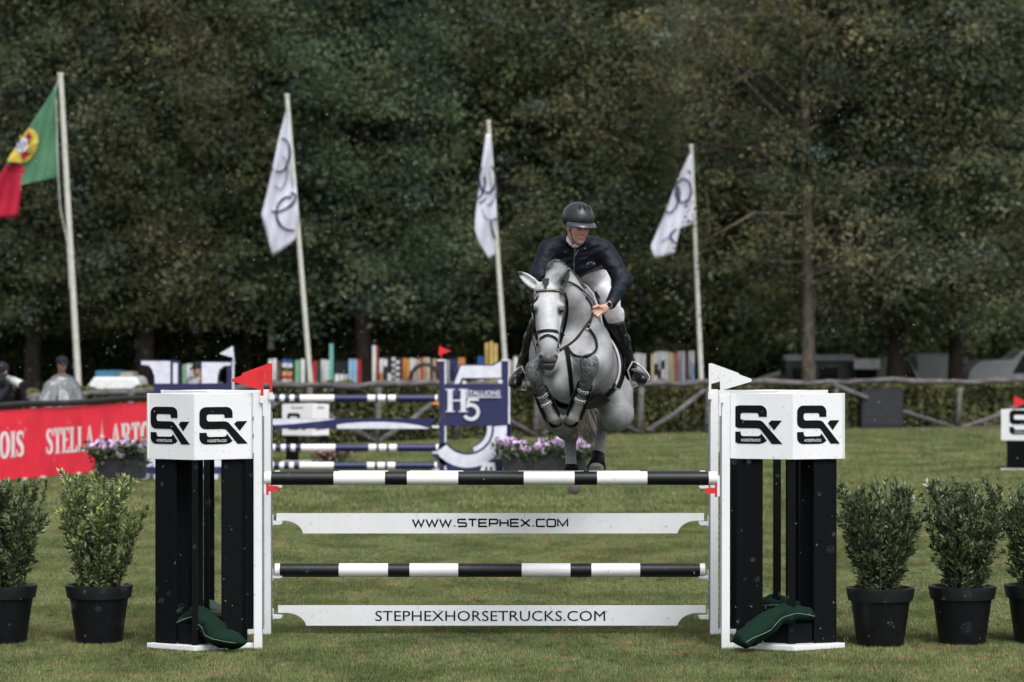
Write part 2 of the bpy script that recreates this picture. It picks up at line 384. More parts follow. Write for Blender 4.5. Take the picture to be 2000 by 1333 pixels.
M_pale_bark = mat('pale_bark', (0.15, 0.13, 0.105), .9, .2, col2=(0.05, 0.042, 0.034), scale=3, bump=.6, bscale=8, stretch=(4, 4, 1))

# ---- trees
def make_tree(label, seed, H=15, R=2.9, z0=2.0, nleaf=42000, trunk_r=.2, bark=None, dark=1.0, hue=(1, 1, 1), bare=False, shape=0, lean=(0, 0)):
    r = np.random.RandomState(seed); rr = random.Random(seed)
    t = thing('tree', label, 'tree')
    tb = MB(); pts = []; n = 9
    for i in range(n+1):
        u = i/n; pts.append((lean[0]*u*H+.25*math.sin(u*3+seed)*u, lean[1]*u*H+.2*math.cos(u*4+seed)*u, u*H*.94-.05))
    tb.tube(pts, [trunk_r*(1.25 if i == 0 else 1)*(1-.88*i/n)+.01 for i in range(n+1)], 9)
    tb.build('trunk', bark or M_bark, t, smooth=True)
    ends = []; lb = MB()
    nb = 46 if not bare else 34
    for i in range(nb):
        u = .12+.86*(i+rr.random())/nb; a = i*2.4+rr.random(); z = z0*.7+u*(H-z0*.7)
        prof = (math.sin(math.pi*min(1, .12+u*.95))**.6) if shape == 0 else (1.05-.75*u)
        L = R*prof*(.75+.5*rr.random()); k = z/H
        p0 = Vector(pts[min(n-1, int(k/.94*n))]).lerp(Vector(pts[min(n, int(k/.94*n)+1)]), (k/.94*n) % 1); p0.z = z
        d = Vector((math.cos(a), math.sin(a), .35+.5*rr.random() if u > .25 else -.05+.3*rr.random()))
        p1 = p0+d*L*.5; p2 = p0+d*L+Vector((0, 0, L*(.12 if u > .3 else -.25)))
        rb = trunk_r*.33*(1-.6*u)+.012
        lb.tube([p0, p1, p2], [rb, rb*.6, .012], 5)
        for q in range(5 if not bare else 6):
            s = .35+.65*rr.random(); b0 = p0.lerp(p2, s); dd = Vector((rr.gauss(0, 1), rr.gauss(0, 1), rr.gauss(.25, .6))).normalized()*L*.42
            b1 = b0+dd; lb.tube([b0, b0+dd*.5+Vector((0, 0, .05)), b1], [rb*.45, rb*.3, .008], 4); ends += [b1, b0+dd*.55]
        ends += [p2, p1]
    lb.build('limbs', bark or M_bark, t, smooth=True)
    ends = np.array([tuple(e) for e in ends])
    nleaf = int(nleaf*3.3); ncl = int(nleaf/65); cc = ends[r.randint(0, len(ends), ncl)]+r.normal(size=(ncl, 3))*[.5, .5, .42]
    half = r.rand(ncl) < .38; zz = z0+(H-z0)*r.rand(ncl)**.85; uu = (zz-z0)/(H-z0); pr = (np.sin(np.pi*np.minimum(1, .14+uu*.9))**.6 if shape == 0 else 1.05-.75*uu)*R*1.05
    aa = r.rand(ncl)*2*np.pi; rad = pr*(.35+.65*r.rand(ncl)**.6); fill = np.stack([rad*np.cos(aa), rad*np.sin(aa), zz], 1)
    if not bare: cc[half] = fill[half]
    csz = .20+.26*r.rand(ncl); ct = r.rand(ncl)
    ci = np.repeat(np.arange(ncl), 65); C = cc[ci]+r.normal(size=(len(ci), 3))*csz[ci][:, None]*[1, 1, .6]
    C[:, 2] = np.maximum(C[:, 2], z0*.8+.5*r.rand(len(C)))
    out = C-cc[ci]; N = out+r.normal(size=out.shape)*.25+[0, 0, -.12]
    L = .075+.075*r.rand(len(C)); W = L*(.5+.25*r.rand(len(C)))
    pal = np.array([[.060, .076, .041], [.080, .096, .052], [.108, .122, .068], [.165, .172, .104], [.058, .080, .066]])
    w = np.clip(ct[ci]*2.2+.75*np.sin(C[:, 2]*1.1+C[:, 0]*1.5+seed)+.35+r.normal(size=len(ci))*.18, 0, 2.999); i0 = w.astype(int); f = (w-i0)[:, None]
    T = pal[i0]*(1-f)+pal[i0+1]*f; alt = (ct[ci]*7 % 1) < .2; T[alt] = pal[4]*(.8+.7*r.rand(alt.sum(), 1))
    tone = 1.08+1.10*r.rand(ncl)**1.2; T *= tone[ci][:, None]*(.92+.18*r.rand(len(T), 1)); old = r.rand(len(T)) < (.004 if not bare else .03); T[old] = [.13, .075, .04]
    T = T*dark*np.array(hue)
    cr = leaves(C, N, L, W, T, 'crown', M_leaf, t); cr['kind'] = 'stuff'
    return t
def ploc(px, d): return (X(px, d), d, 0)
GT = 'trees of the wood behind the hedge'
T0 = make_tree('broad dark oak at far left behind the flagpole with the green and red flag', 1, 15.5, 3.1, 2.2, 40000, .22, dark=.88); T0.location = ploc(62, 84); T0['group'] = GT
T1 = make_tree('thick dark trunk rising behind the left navy and white jump wing', 2, 15, 3.0, 2.3, 42000, .25, dark=.8, hue=(1.0, .95, .9)); T1.location = ploc(281, 84); T1['group'] = GT
T2 = make_tree('leafy tree whose brown trunk stands just left of the second flagpole', 3, 15.5, 3.0, 2.3, 42000, .19, dark=1.0, hue=(1.02, 1, .95)); T2.location = ploc(482, 88); T2['group'] = GT
T3 = make_tree('bluish green tree with thick dark trunk behind the pale blue storage planks', 4, 16, 2.9, 2.2, 42000, .23, dark=.92, hue=(.86, 1.0, 1.0), shape=1); T3.location = ploc(712, 85); T3['group'] = GT
T6 = make_tree('thin crowned tree with pale bare limbs and a few orange leaves', 9, 15, 3.1, 2.6, 8000, .17, M_pale_bark, dark=1.0, hue=(1.12, 1, .95), bare=True, lean=(.004, 0)); T6.location = ploc(1579, 77.6); T6['group'] = GT
spec = [(T3, 920, 90, 1.2, 1.0, 'tree with a brown trunk just left of the third flagpole, behind the rider'),
        (T2, 1105, 87, 2.2, 1.04, 'dense olive tree directly behind the rider'),
        (T1, 1325, 92, 4.0, 1.05, 'dense tree behind the fourth flagpole'),
        (T0, 1752, 79.4, 2.9, 1.0, 'tree with very dark trunk behind the silver pickup with dark windscreen'),
        (T2, 1866, 79.8, .7, 1.0, 'tree whose brown trunk stands left of the silver parked saloon'),
        (T3, 2010, 90, 5.1, 1.02, 'dark tree at the right edge of the picture'),
        (T1, -150, 88, 2.0, 1.0, 'dark tree just outside the left edge of the picture'),
        (T2, 2190, 90, 2.6, 1.0, 'tree just outside the right edge of the picture')]
for src, px, d, rz, s, lab in spec: dup(src, ploc(px, d), rz, s, lab, GT)
k = 0
for row, (d, off) in enumerate(((97, -60), (106, 30), (116, -20))):
    px = -330+off
    while px < 2400:
        src = (T1, T2, T0, T3, T2, T1)[k % 6]; k += 1
        dup(src, ploc(px+random.uniform(-25, 25), d+random.uniform(-2, 2)), random.random()*6.28, .95+.25*random.random(),
            ('tree in the second row of the wood, half hidden behind the front trees', 'tree in the third row of the wood, mostly hidden', 'tree in the rearmost row of the wood')[row], 'trees deep in the wood')
        px += 250+random.uniform(-20, 20)
# leaning pale trunks of coppice trees right of the fourth flagpole
for px0, px1, pyt, lab in ((1468, 1452, 600, 'short leaning pale trunk right of the fourth flagpole, the thicker one'), (1478, 1500, 615, 'slim pale trunk leaning right beside the thicker leaning trunk'),
                           (1418, 1430, 625, 'thin pale sapling trunk between the fourth flagpole and the leaning trunks'), (1520, 1515, 610, 'greyish straight sapling trunk left of the thin crowned tree')):
    d = 94; t = thing('sapling', lab, 'tree', ploc(px0, d)); m = MB(); r0 = .13 if 'thicker' in lab and 'beside' not in lab else .07
    a = Vector(ploc(px0, d)); b = P(px1, pyt, d); m.tube([a, a.lerp(b, .5)+Vector((.05, 0, 0)), b, b+(b-a)*.8], [r0, r0*.85, r0*.75, r0*.4], 8); m.build('trunk', M_pale_bark, t, smooth=True)
# understorey bushes
def bush(label, seed, R=1.7, Hh=2.6, n=16000, dark=2.3, cat='bush'):
    r = np.random.RandomState(seed); t = thing('bush', label, cat)
    m = MB()
    for i in range(7):
        a = i*.9; m.tube([(0, 0, 0), (math.cos(a)*R*.3, math.sin(a)*R*.3, Hh*.5), (math.cos(a)*R*.6, math.sin(a)*R*.6, Hh*.85)], [.05, .035, .01], 5)
    m.build('stems', M_bark, t)
    q = r.normal(size=(n, 3)); q /= np.linalg.norm(q, axis=1, keepdims=True); rad = (.55+.5*r.rand(n)**.5); C = q*rad[:, None]*[R, R, Hh*.5]+[0, 0, Hh*.5]
    C += np.sin(C*3.1+seed)*.18; C[:, 2] = np.abs(C[:, 2])
    w = np.clip((np.sin(C[:, 0]*4)*np.sin(C[:, 2]*5+seed)+1)/2+r.normal(size=n)*.2, 0, 1)[:, None]
    T = (np.array([.022, .034, .018])*(1-w)+np.array([.06, .066, .03])*w)*dark*(.7+.6*r.rand(n, 1))
    o = leaves(C, q+r.normal(size=q.shape)*.8, .12+.08*r.rand(n), .07+.04*r.rand(n), T, 'foliage', M_leaf, t); o['kind'] = 'stuff'
    return t
B0 = bush('dark undergrowth bush among the tree trunks at far left', 5); B0.location = ploc(-120, 90); B0['group'] = 'undergrowth bushes between the trunks'
B1 = bush('olive undergrowth bush behind the left end of the hedge', 6, 1.9, 3.0, dark=2.9); B1.location = ploc(10, 90); B1['group'] = 'undergrowth bushes between the trunks'
BL = ['right of the leftmost flagpole', 'behind the dark trunk at left', 'behind the letter H wing', 'left of the trunk by the hanging banner', 'behind the hanging checked banner', 'right of the second flagpole', 'left of the thick bluish tree', 'right of the thick bluish tree', 'behind the black arch', 'left of the third flagpole', 'right of the third flagpole', 'behind the rider on the left', 'behind the rider on the right', 'left of the rightmost flagpole', 'behind the leaning pale trunks', 'left of the bare limbed tree', 'right of the bare limbed tree', 'behind the white box sign', 'behind the silver pickup', 'behind the grey trailer', 'behind the silver saloon', 'beyond the right edge']
for i in range(22):
    dup((B0, B1)[i % 2], ploc(110+i*112, (88.5 if i < 12 else 89.5)+random.uniform(-1, 2)), random.random()*6, .85+.45*random.random(), 'undergrowth bush in the gap '+BL[i], 'undergrowth bushes between the trunks')
# far woods filling the hillside
n = 60000; fx = RS.uniform(-42, 42, n); fz = RS.uniform(0, 24, n); fy = 126+RS.rand(n)*5+fz*.35
C = np.stack([fx, fy, fz], 1); w = np.clip((np.sin(fx*.9)*np.sin(fz*.8)+1)/2+RS.normal(size=n)*.2, 0, 1)[:, None]
fw = leaves(C, RS.normal(size=(n, 3)), .35+.3*RS.rand(n), .25+.2*RS.rand(n), (np.array([.016, .024, .014])*(1-w)+np.array([.05, .056, .03])*w), 'far_woods', M_leaf)
tag(fw, 'dense far wood closing the view behind all the trees', 'woods'); fw['kind'] = 'stuff'

# ---- hedge
def hedge_piece(px0, px1, label, seed):
    r = np.random.RandomState(seed); t = thing('hedge', label, 'hedge', ploc((px0+px1)/2, hedge_d((px0+px1)/2)), 'clipped hedge round the arena')
    cols = np.linspace(px0, px1, 12); core = MB()
    for a, b in zip(cols[:-1], cols[1:]):
        da, db = hedge_d(a), hedge_d(b); h = Z(755, da) if a >= 600 else Z(755+(600-a)/600*20, da)
        core.add([(X(a, da), da+.2, 0), (X(b, db), db+.2, 0), (X(b, db), db+1.3, 0), (X(a, da), da+1.3, 0), (X(a, da), da+.2, h-.12), (X(b, db), db+.2, h-.12), (X(b, db), db+1.3, h-.12), (X(a, da), da+1.3, h-.12)],
                 [(0,1,5,4),(1,2,6,5),(2,3,7,6),(3,0,4,7),(4,5,6,7)])
    core.build('branches', mat('hedge_core', (.012, .015, .008), .95, .1), t)
    n = int((px1-px0)*38); p = r.uniform(px0, px1, n); C = np.zeros((n, 3)); top = r.rand(n) < .33
    for i in range(n):
        d = hedge_d(p[i]); hh = Z(750, d) if p[i] >= 600 else Z(750+(600-p[i])/600*20, d)
        hh += .05*math.sin(p[i]*.05)+.03*math.sin(p[i]*.17)
        C[i] = (X(p[i], d), d+(.25+1.1*r.rand() if top[i] else .02+.22*r.rand()+.07*math.sin(p[i]*.3)), hh-.02-.06*r.rand() if top[i] else r.rand()*hh)
    w = np.clip((np.sin(C[:, 0]*2.1)*np.sin(C[:, 2]*5+C[:, 0])+1)/2+r.normal(size=n)*.35, 0, 1)[:, None]
    T = np.array([.060, .074, .030])*(1-w)+np.array([.16, .165, .070])*w; ob = top & (r.rand(n) < .6); T[ob] = np.array([.16, .125, .055])
    T *= (.6+.8*r.rand(n, 1))
    o = leaves(C, r.normal(size=(n, 3))+[0, -.2, .2], .07+.05*r.rand(n), .045+.03*r.rand(n), T, 'foliage', M_hedge_leaf, t); o['kind'] = 'stuff'
hedge_piece(-260, 600, 'clipped beech hedge behind the red banner and the blue jump', 21)
hedge_piece(600, 1400, 'clipped beech hedge behind the horse and the navy wing', 22)
hedge_piece(1400, 2300, 'clipped beech hedge with brown top below the parked cars at right', 23)
# ---- rustic fence in front of the hedge
M_log = mat('weathered_log', (0.15, 0.14, 0.14), .85, .2, col2=(0.06, 0.057, 0.058), scale=4, bump=.5, bscale=10, stretch=(1, 1, 4))
GF = 'rustic log fence along the hedge'
fx_ = thing('fence', 'rustic grey log fence with crossed braces in front of the hedge', 'fence', ploc(1000, 74))
def fp(px, py): d = hedge_d(px)-.25; return P(px, py, d)
rail = [(px, (752-(px-600)/1400*8 if px >= 600 else 752+(600-px)/600*26)+2.2*math.sin(px*.021)+1.8*math.sin(px*.057)) for px in range(-260, 2301, 40)]
for i in range(0, len(rail)-8, 8):
    m = MB(); seg = rail[i:i+9]; m.tube([fp(a, b+3*(j == 8)) for j, (a, b) in enumerate(seg)], [.065+.014*math.sin(j*1.3+i) for j in range(9)], 8); m.build('rail', M_log, fx_, smooth=True)
for px in (-120, 60, 250, 425, 600, 735, 890, 1045, 1248, 1380, 1628, 1870, 2110):
    m = MB(); d = hedge_d(px)-.3; a = Vector((X(px-2, d), d, -.05)); b = P(px+5, 757 if px >= 600 else 757+(600-px)/600*20, d); m.tube([a, a.lerp(b, .5)+Vector((.015, 0, 0)), b], [.075, .068, .06], 8); m.build('post', M_log, fx_, smooth=True)
for a, b in (((740, 862), (862, 772)), ((732, 862), (612, 790)), ((1047, 852), (925, 770)), ((1262, 842), (1375, 762)), ((1060, 850), (1130, 775)), ((1628, 752), (1862, 835)), ((1878, 835), (1990, 790)), ((1990, 790), (2110, 755)), ((430, 850), (560, 775)), ((1246, 845), (1150, 790)), ((1385, 765), (1460, 830))):
    m = MB(); A, B = fp(*a), fp(*b); A.y -= .1; B.y -= .1; mid = A.lerp(B, .5); mid.z -= .06; m.tube([A, mid, B], [.06, .055, .05], 8); m.build('brace', M_log, fx_, smooth=True)
# ================================================================ NEAR JUMP (an oxer seen from its landing side)
D1, D2 = 25.0, 26.1
def logo_shapes(mb, org, ux, uz, w, vs=1.0):
    """bold S joined to an x; logo box 400 x 320 units scaled to width w"""
    s = w/400.0; T = .002
    n = ux.cross(uz).normalized(); o = org+n*.0035
    def q(pts): return [(x*s, (320-y)*s*vs) for x, y in pts]
    def A(cx, cy, r, a0, a1, k=6): return [(cx+r*math.cos(math.radians(a0+(a1-a0)*i/k)), cy-r*math.sin(math.radians(a0+(a1-a0)*i/k))) for i in range(k+1)]
    # quads strips along the S: outer/inner contour pairs
    top_out = [(274, 95)]+A(219, 55, 55, 0, 90)+A(55, 55, 55, 90, 180)
    top_in = [(208, 95)]+A(190, 80, 17, 0, 90)+A(80, 82, 20, 90, 180)
    m = max(len(top_out), len(top_in))
    def strip(a, b):
        for i in range(len(a)-1): mb.slab(q([a[i], b[i], b[i+1], a[i+1]]), o, ux, uz, T)
    strip(top_out, top_in)
    left_out = [(0, 55), (0, 135)]+A(55, 135, 55, 180, 270); left_in = [(60, 82), (60, 100)]+A(82, 102, 22, 180, 270)
    strip(left_out, left_in)
    # middle bar into the diagonal leg of the x
    mb.slab(q([(55, 190), (82, 124), (190, 124), (190, 190)]), o, ux, uz, T)
    mb.slab(q([(190, 190), (190, 124), (220, 126), (240, 136), (225, 202), (210, 192)]), o, ux, uz, T)
    mb.slab(q([(225, 202), (240, 136), (400, 320), (315, 320)]), o, ux, uz, T)
    # upper right piece of the x
    mb.slab(q([(287, 148), (310, 125), (396, 125), (333, 207)]), o, ux, uz, T)
    # lower tail
    lo_out = [(0, 220)]+[(0, 265)]+A(55, 265, 55, 180, 270, 5)+[(215, 320)]+[(250, 312), (274, 294)]
    lo_in = [(60, 220)]+[(60, 235)]+A(82, 237, 20, 180, 270, 5)+[(205, 256)]+[(222, 248), (228, 232)]
    strip(lo_out, lo_in)
    t2 = MB(); add_text(t2, 'HORSETRUCKS', o+ux*(66*s)+uz*((320-302)*s*vs), ux, uz, 156*s, 23*s*vs, .003, bold=.003)
    return t2
def make_flag(px_pole, d, tipdx, white, parent, ztop, zbot, drop, lab=None):
    col = M_white if white else M_red; mb = MB(); x = X(px_pole, d); y = d-.05
    mb.box((x-.010, y-.008, zbot), (x+.010, y+.008, ztop)); mb.build('staff', col, parent)
    m = MB(); t = .43*abs(tipdx); n = 8
    a, b, c = (0, ztop+.002), (tipdx, ztop-.085), (0, ztop-drop)
    m.slab([a, c, (tipdx*.97, ztop-.10), (tipdx, ztop-.09), (tipdx*.97, ztop-.078)], Vector((x+(.011 if tipdx > 0 else -.011), y-.003, 0)), UX, UZ, .004)
    return m.build('flag', col, parent)
def make_wing(name, label, s, D, xin, xout, near, flagw):
    """s=+1: post on the right side of the wing (left wing). xin = inner face of the post, xout = outer corner"""
    base = Vector(((xin+xout)/2, D, 0)); t = thing(name, label, 'jump wing', base, 'wings of the black and white jump')
    xr = xin-s*.07                     # where post meets box
    R = Vector((xr, D)); L = Vector((xout, D)); F = Vector(((xr+xout)/2-s*.02, D-.27)); B = Vector((F.x, D+.27)); FB = Vector((F.x, D-(.235 if s > 0 else .14)))
    ztop, zb = 1.975, 1.47
    def lerp(a, b, u): return a+(b-a)*u
    # base
    m = MB(); ring = [F, R, B, L] if s > 0 else [F, L, B, R]
    m.prism([tuple(v) for v in ring], .012, .052); m.build('base', M_white, t, bevel=.004)
    # box panels
    def board(nm, p, q, z0, z1, th, mt, inward=Vector((F.x, D)), bev=.002):
        mb = MB(); p = Vector(p[:2]); q = Vector(q[:2]); nrm = Vector((-(q-p).y, (q-p).x)).normalized()
        if nrm.dot(inward-(p+q)/2) < 0: nrm = -nrm
        c = [p, q, q+nrm*th, p+nrm*th]
        ar = sum(c[i].x*c[(i+1) % 4].y-c[(i+1) % 4].x*c[i].y for i in range(4))
        if ar < 0: c.reverse()
        mb.prism([tuple(v) for v in c], z0, z1); return mb.build(nm, mt, t, bevel=bev)
    for p, q in ((L, FB), (FB, R), (R, B), (B, L)):
        e = (q-p).normalized()*.002
        pn = board('panel', p+e, q-e, zb, ztop-(0 if FB in (p, q) else .003), .018, M_white)
        if FB in (p, q):
            a, b = (p, q) if p.x < q.x else (q, p); ux = Vector(((b-a).x, (b-a).y, 0)).normalized(); w = (b-a).length
            lw = w*(.82 if s > 0 else .80); off = .042 if a == FB or s > 0 else .022
            mb = MB(); o = Vector((a.x, a.y, zb+.118)); t2 = logo_shapes(mb, o+ux*off, ux, UZ, lw, (.285 if s > 0 else .295)/(lw*.8))
            mb.build('logo', M_print, pn); t2.build('lettering', M_lettering_white, pn)
    mid = Vector((F.x, D)); ins = [mid+((FB if v == F else v)-mid)*.955 for v in ring]
    m = MB(); m.prism([tuple(v) for v in ins], ztop-.03, ztop-.014); m.build('lid', M_white, t)
    # pillars: two boards each
    k = .03
    def inset(p, q, a, b, d=.03):
        nrm = Vector((-(q-p).y, (q-p).x)).normalized()
        if nrm.dot(mid-(p+q)/2) < 0: nrm = -nrm
        return lerp(p, q, a)+nrm*d, lerp(p, q, b)+nrm*d
    for (p, q, a, b) in ((L, FB, .13, .55), (L, B, .16, .72), (R, FB, .10, .50), (R, B, .06, .50)):
        u, v = inset(p, q, a, b); board('board', u, v, .055, zb-.002 if True else zb, .022, M_black)
    for (p, q, a, b) in ((L, FB, .56, .93), (R, FB, .51, .93)):
        u, v = inset(p, q, a, b, .055); board('crossboard', u, v, .056, .205, .022, M_black)
    sw = .044 if s > 0 else .062
    for c_ in ((FB+Vector((0, .022)), FB+Vector((0, .065))), (B-Vector((0, .055)), B-Vector((0, .012)))):
        if s < 0 and c_[0].y > D: continue
        mb = MB(); mb.box((F.x-sw/2, c_[0].y, .054), (F.x+sw/2, c_[1].y, zb-.002)); mb.build('slat', M_black, t, bevel=.003)
    # post with its aluminium track
    a, b = sorted((xin, xin-s*.064)); m = MB(); m.box((a, D-.035, .006), (b, D+.035, ztop+.004)); m.build('post', M_white, t, bevel=.004)
    m = MB(); a, b = sorted((xin+s*.001, xin+s*.013)); m.box((a, D-.024, .16), (b, D+.03, 1.80)); 
    tr = m.build('track', M_grey_metal, t)
    m = MB()
    for i in range(30): m.box((a-.0015, D-.004, .2+i*.053), (b+.0015, D+.006, .215+i*.053))
    m.build('track_holes', M_print, tr)['kind'] = 'stuff'
    if s < 0:
        m = MB(); a, b = sorted((xin-s*.066, xin-s*.105)); m.box((a, D-.031, zb+.004), (b, D+.02, ztop-.004)); m.build('filler_board', M_white, t, bevel=.003)
    m = MB(); a, b = sorted((xin-s*.03, xin-s*.30)); m.box((a, D-.01, .005), (b, D+.03, .05)); m.build('foot', M_white, t)
    # flag
    fx = xin+s*.004; pxf = 1000+fx/D*FPX
    make_flag(pxf, D, -s*.225, flagw, t, 2.165 if near else 2.19, 1.93, .165)
    m = MB(); m.box((fx-.016, D-.062, 1.90), (fx+.016, D-.036, 1.955)); m.build('flag_holder', M_white, t, bevel=.002)
    return t
WL1 = make_wing('jump_wing', 'white and black wing at front left with the near red flag', 1, D1, X(512, D1), X(286, D1), True, False)
WR1 = make_wing('jump_wing', 'white and black wing at front right with the nearer white flag', -1, D1, X(1409, D1), X(1651, D1), True, True)
WL2 = make_wing('jump_wing', 'white and black wing standing directly behind the front left wing', 1, D2, X(529, D2), X(313, D2), False, False)
WR2 = make_wing('jump_wing', 'white and black wing standing directly behind the front right wing', -1, D2, X(1387, D2), X(1618, D2), False, True)
# cups
def red_cup(s, x, D, z, wing, back=False):
    m = MB(); a, b = sorted((x+s*.014, x+s*.034)); m.box((a, D-.03, z-.07), (b, D+.02, z+.09)); c = m.build('cup', [M_white, M_red], wing, bevel=.002)
    m = MB(); a, b = sorted((x+s*.035, x+s*.048)); m.box((a, D-.036, z-.075), (b, D+.024, z+.06))
    prof = [(.046, -.045), (.10, -.05), (.128, -.035), (.13, -.018), (.11, -.008), (.046, -.006)]
    m.slab([(s*p, q) for p, q in prof], Vector((x, D-.04, z)), UX, UZ, .08)
    m.build('cup_holder', M_red, c)
def white_cup(s, x, D, z, wing, deep=.03):
    m = MB(); a, b = sorted((x+s*.014, x+s*.020)); m.box((a, D-.03, z-.04), (b, D+.03, z+.05))
    m.slab([(s*p, q) for p, q in ((.018, 0), (.094, 0), (.09, -deep*.7), (.075, -deep), (.018, -deep))], Vector((x, D-.035, z)), UX, UZ, .07)
    m.build('cup', M_white, wing, bevel=.002)
XL1, XR1, XL2, XR2 = X(512, D1), X(1409, D1), X(529, D2), X(1387, D2)
red_cup(1, XL1, D1, Z(948, D1), WL1); red_cup(-1, XR1, D1, Z(952, D1), WR1)
for py, dp in ((1018, .03), (1124, .022), (1201, .03), (948, .022)):
    white_cup(1, XL2, D2, Z(py, D2), WL2, dp); white_cup(-1, XR2, D2, Z(py+1, D2), WR2, dp)
# poles
def make_pole(label, D, py, r, bounds, cols, mats, group, name='jump_pole', cat='pole', sag=0):
    m = MB(); seg = 20; z = Z(py, D)
    for i in range(len(cols)):
        x0, x1 = X(bounds[i], D), X(bounds[i+1], D)
        cap = cols[i] == 'c'; rr = r*(.985 if cap else 1)
        V = [(x, D+rr*math.sin(2*math.pi*k/seg), z+rr*math.cos(2*math.pi*k/seg)) for x in (x0, x1) for k in range(seg)]
        m.add(V, [(k, (k+1) % seg, seg+(k+1) % seg, seg+k) for k in range(seg)], {'c': 0, 'w': 0, 'b': 1}[cols[i]])
        if i in (0, len(cols)-1):
            m.add(V[:seg] if i == 0 else V[seg:], [tuple(range(seg)) if i == 0 else tuple(range(seg))[::-1]], 0)
    o = m.build(name, mats, None, smooth=True)
    md = o.modifiers.new('e', 'EDGE_SPLIT'); md.split_angle = math.radians(50)
    centre(o); tag(o, label, cat, group); return o
M_pole_white = worn('pole_white', (0.80, 0.80, 0.80), (.28, .28, .27), .35, .645, 26)
M_pole_black = mat('pole_black', (0.007, 0.0075, 0.009), .36, .35, bump=.25, bscale=160)
make_pole('top black and white striped pole in red cups, nearest the camera', D1, 934.5, .053, [517, 530, 652, 752, 795, 895, 1023, 1122, 1166, 1264, 1384, 1400], 'cbwbwbwbwbc', [M_pole_white, M_pole_black], 'black and white striped poles of the front jump')
make_pole('black and white striped pole in white cups between the two lettered planks', D2, 1114, .0555, [537, 547, 662, 758, 800, 895, 1019, 1114, 1155, 1250, 1367, 1377], 'cbwbwbwbwbc', [M_pole_white, M_pole_black], 'black and white striped poles of the front jump')
make_pole('far top striped pole hidden just behind the nearest one', D2, 933, .0555, [537, 547, 662, 758, 800, 905, 1012, 1140, 1150, 1250, 1367, 1377], 'cbwbwbwbwbw', [M_pole_white, M_pole_black], 'black and white striped poles of the front jump')
# lettered planks
SQ = {  # squared wide capitals in a 1x1 box, strokes
 'W': [[(0, 1), (.26, 0), (.5, .85), (.74, 0), (1, 1)]], 'S': [[(.96, 1-.0), (.1, 1), (.02, .92), (.02, .6), (.1, .52), (.9, .5), (.98, .42), (.98, .08), (.9, 0), (.02, 0)]],
 'T': [[(0, 1), (1, 1)], [(.5, 1), (.5, 0)]], 'E': [[(1, 1), (.04, 1), (.04, 0), (1, 0)], [(.04, .5), (.9, .5)]], 'P': [[(.04, 0), (.04, 1), (.88, 1), (.98, .9), (.98, .5), (.88, .4), (.04, .4)]],
 'H': [[(.04, 0), (.04, 1)], [(.96, 0), (.96, 1)], [(.04, .5), (.96, .5)]], 'X': [[(0, 1), (1, 0)], [(0, 0), (1, 1)]], 'C': [[(1, 1), (.12, 1), (.03, .9), (.03, .1), (.12, 0), (1, 0)]],
 'O': [[(.12, 1), (.88, 1), (.98, .9), (.98, .1), (.88, 0), (.12, 0), (.02, .1), (.02, .9), (.12, 1)]], 'M': [[(.03, 0), (.03, 1), (.5, .1), (.97, 1), (.97, 0)]], '.': [[(.0, .0), (.0, .13)]]}
def squared_text(mb, txt, org, ux, uz, W, Hh, sw):
    wd = {'.': .28, 'W': 1.35, 'M': 1.2, 'T': .95, 'X': 1.05}; gap = .24; tot = sum(wd.get(c, 1) for c in txt)+gap*(len(txt)-1); u = W/tot; x = 0
    for c in txt:
        w = wd.get(c, 1)*u
        for st in SQ[c]:
            cc = [(x+px*w if c != '.' else x+w*.5, sw/2+py*(Hh-sw)) for px, py in st]
            mb.ribbon(cc, sw if c != '.' else sw*1.4, org, ux, uz, .002, closed=False)
        x += w+gap*u
def make_plank(label, py0, py1, x0, x1, xb0, xb1, pyc, txt, x_t0, x_t1, pyt0, pyt1, sq):
    D = D2; z1, z0, zc = Z(py0, D), Z(py1, D), Z(pyc, D); a, b, c, d = X(x0, D), X(x1, D), X(xb0, D), X(xb1, D)
    w = c-a; n = 10
    left = [(a, zc)]+[(a+w*.27+w*.73*math.sin(math.radians(82*i/n))/math.sin(math.radians(82)), zc-(zc-z0)*(1-math.cos(math.radians(82*i/n)))/(1-math.cos(math.radians(82)))) for i in range(n+1)]
    right = [(a+b-x, z) for x, z in left][::-1]
    pts = [(a, z1)]+left+right+[(b, z1)]
    # right end measured separately
    m = MB()
    # build as vertical strips so the face stays clean
    m.slab(pts, Vector((0, D-.0175, 0)), UX, UZ, .035)
    o = m.build('jump_plank', M_white); centre(o); tag(o, label, 'plank', 'lettered white planks of the front jump')
    mb = MB(); org = Vector((X(x_t0, D), D-.0175-.0015, Z(pyt1, D)))
    W, Hh = X(x_t1, D)-X(x_t0, D), Z(pyt0, D)-Z(pyt1, D)
    if sq: squared_text(mb, txt, org, UX, UZ, W, Hh, .0135)
    else:
        add_text(mb, txt, org, UX, UZ, W, Hh, .001, bold=0)
        mb.box((org.x+W+.006, org.y-.001, org.z+Hh-.008), (org.x+W+.013, org.y+.0005, org.z+Hh))
    mb.build('lettering', M_print, o)
make_plank('white plank with curved ends lettered WWW.STEPHEX.COM', 1003, 1042, 540, 1375, 592, 1325, 1017, 'WWW.STEPHEX.COM', 806, 1109, 1013, 1030, True)
make_plank('lowest white plank with curved ends lettered STEPHEXHORSETRUCKS.COM', 1183, 1222, 543, 1378, 598, 1325, 1197, 'STEPHEXHORSETRUCKS.COM', 733, 1182, 1193, 1213, False)
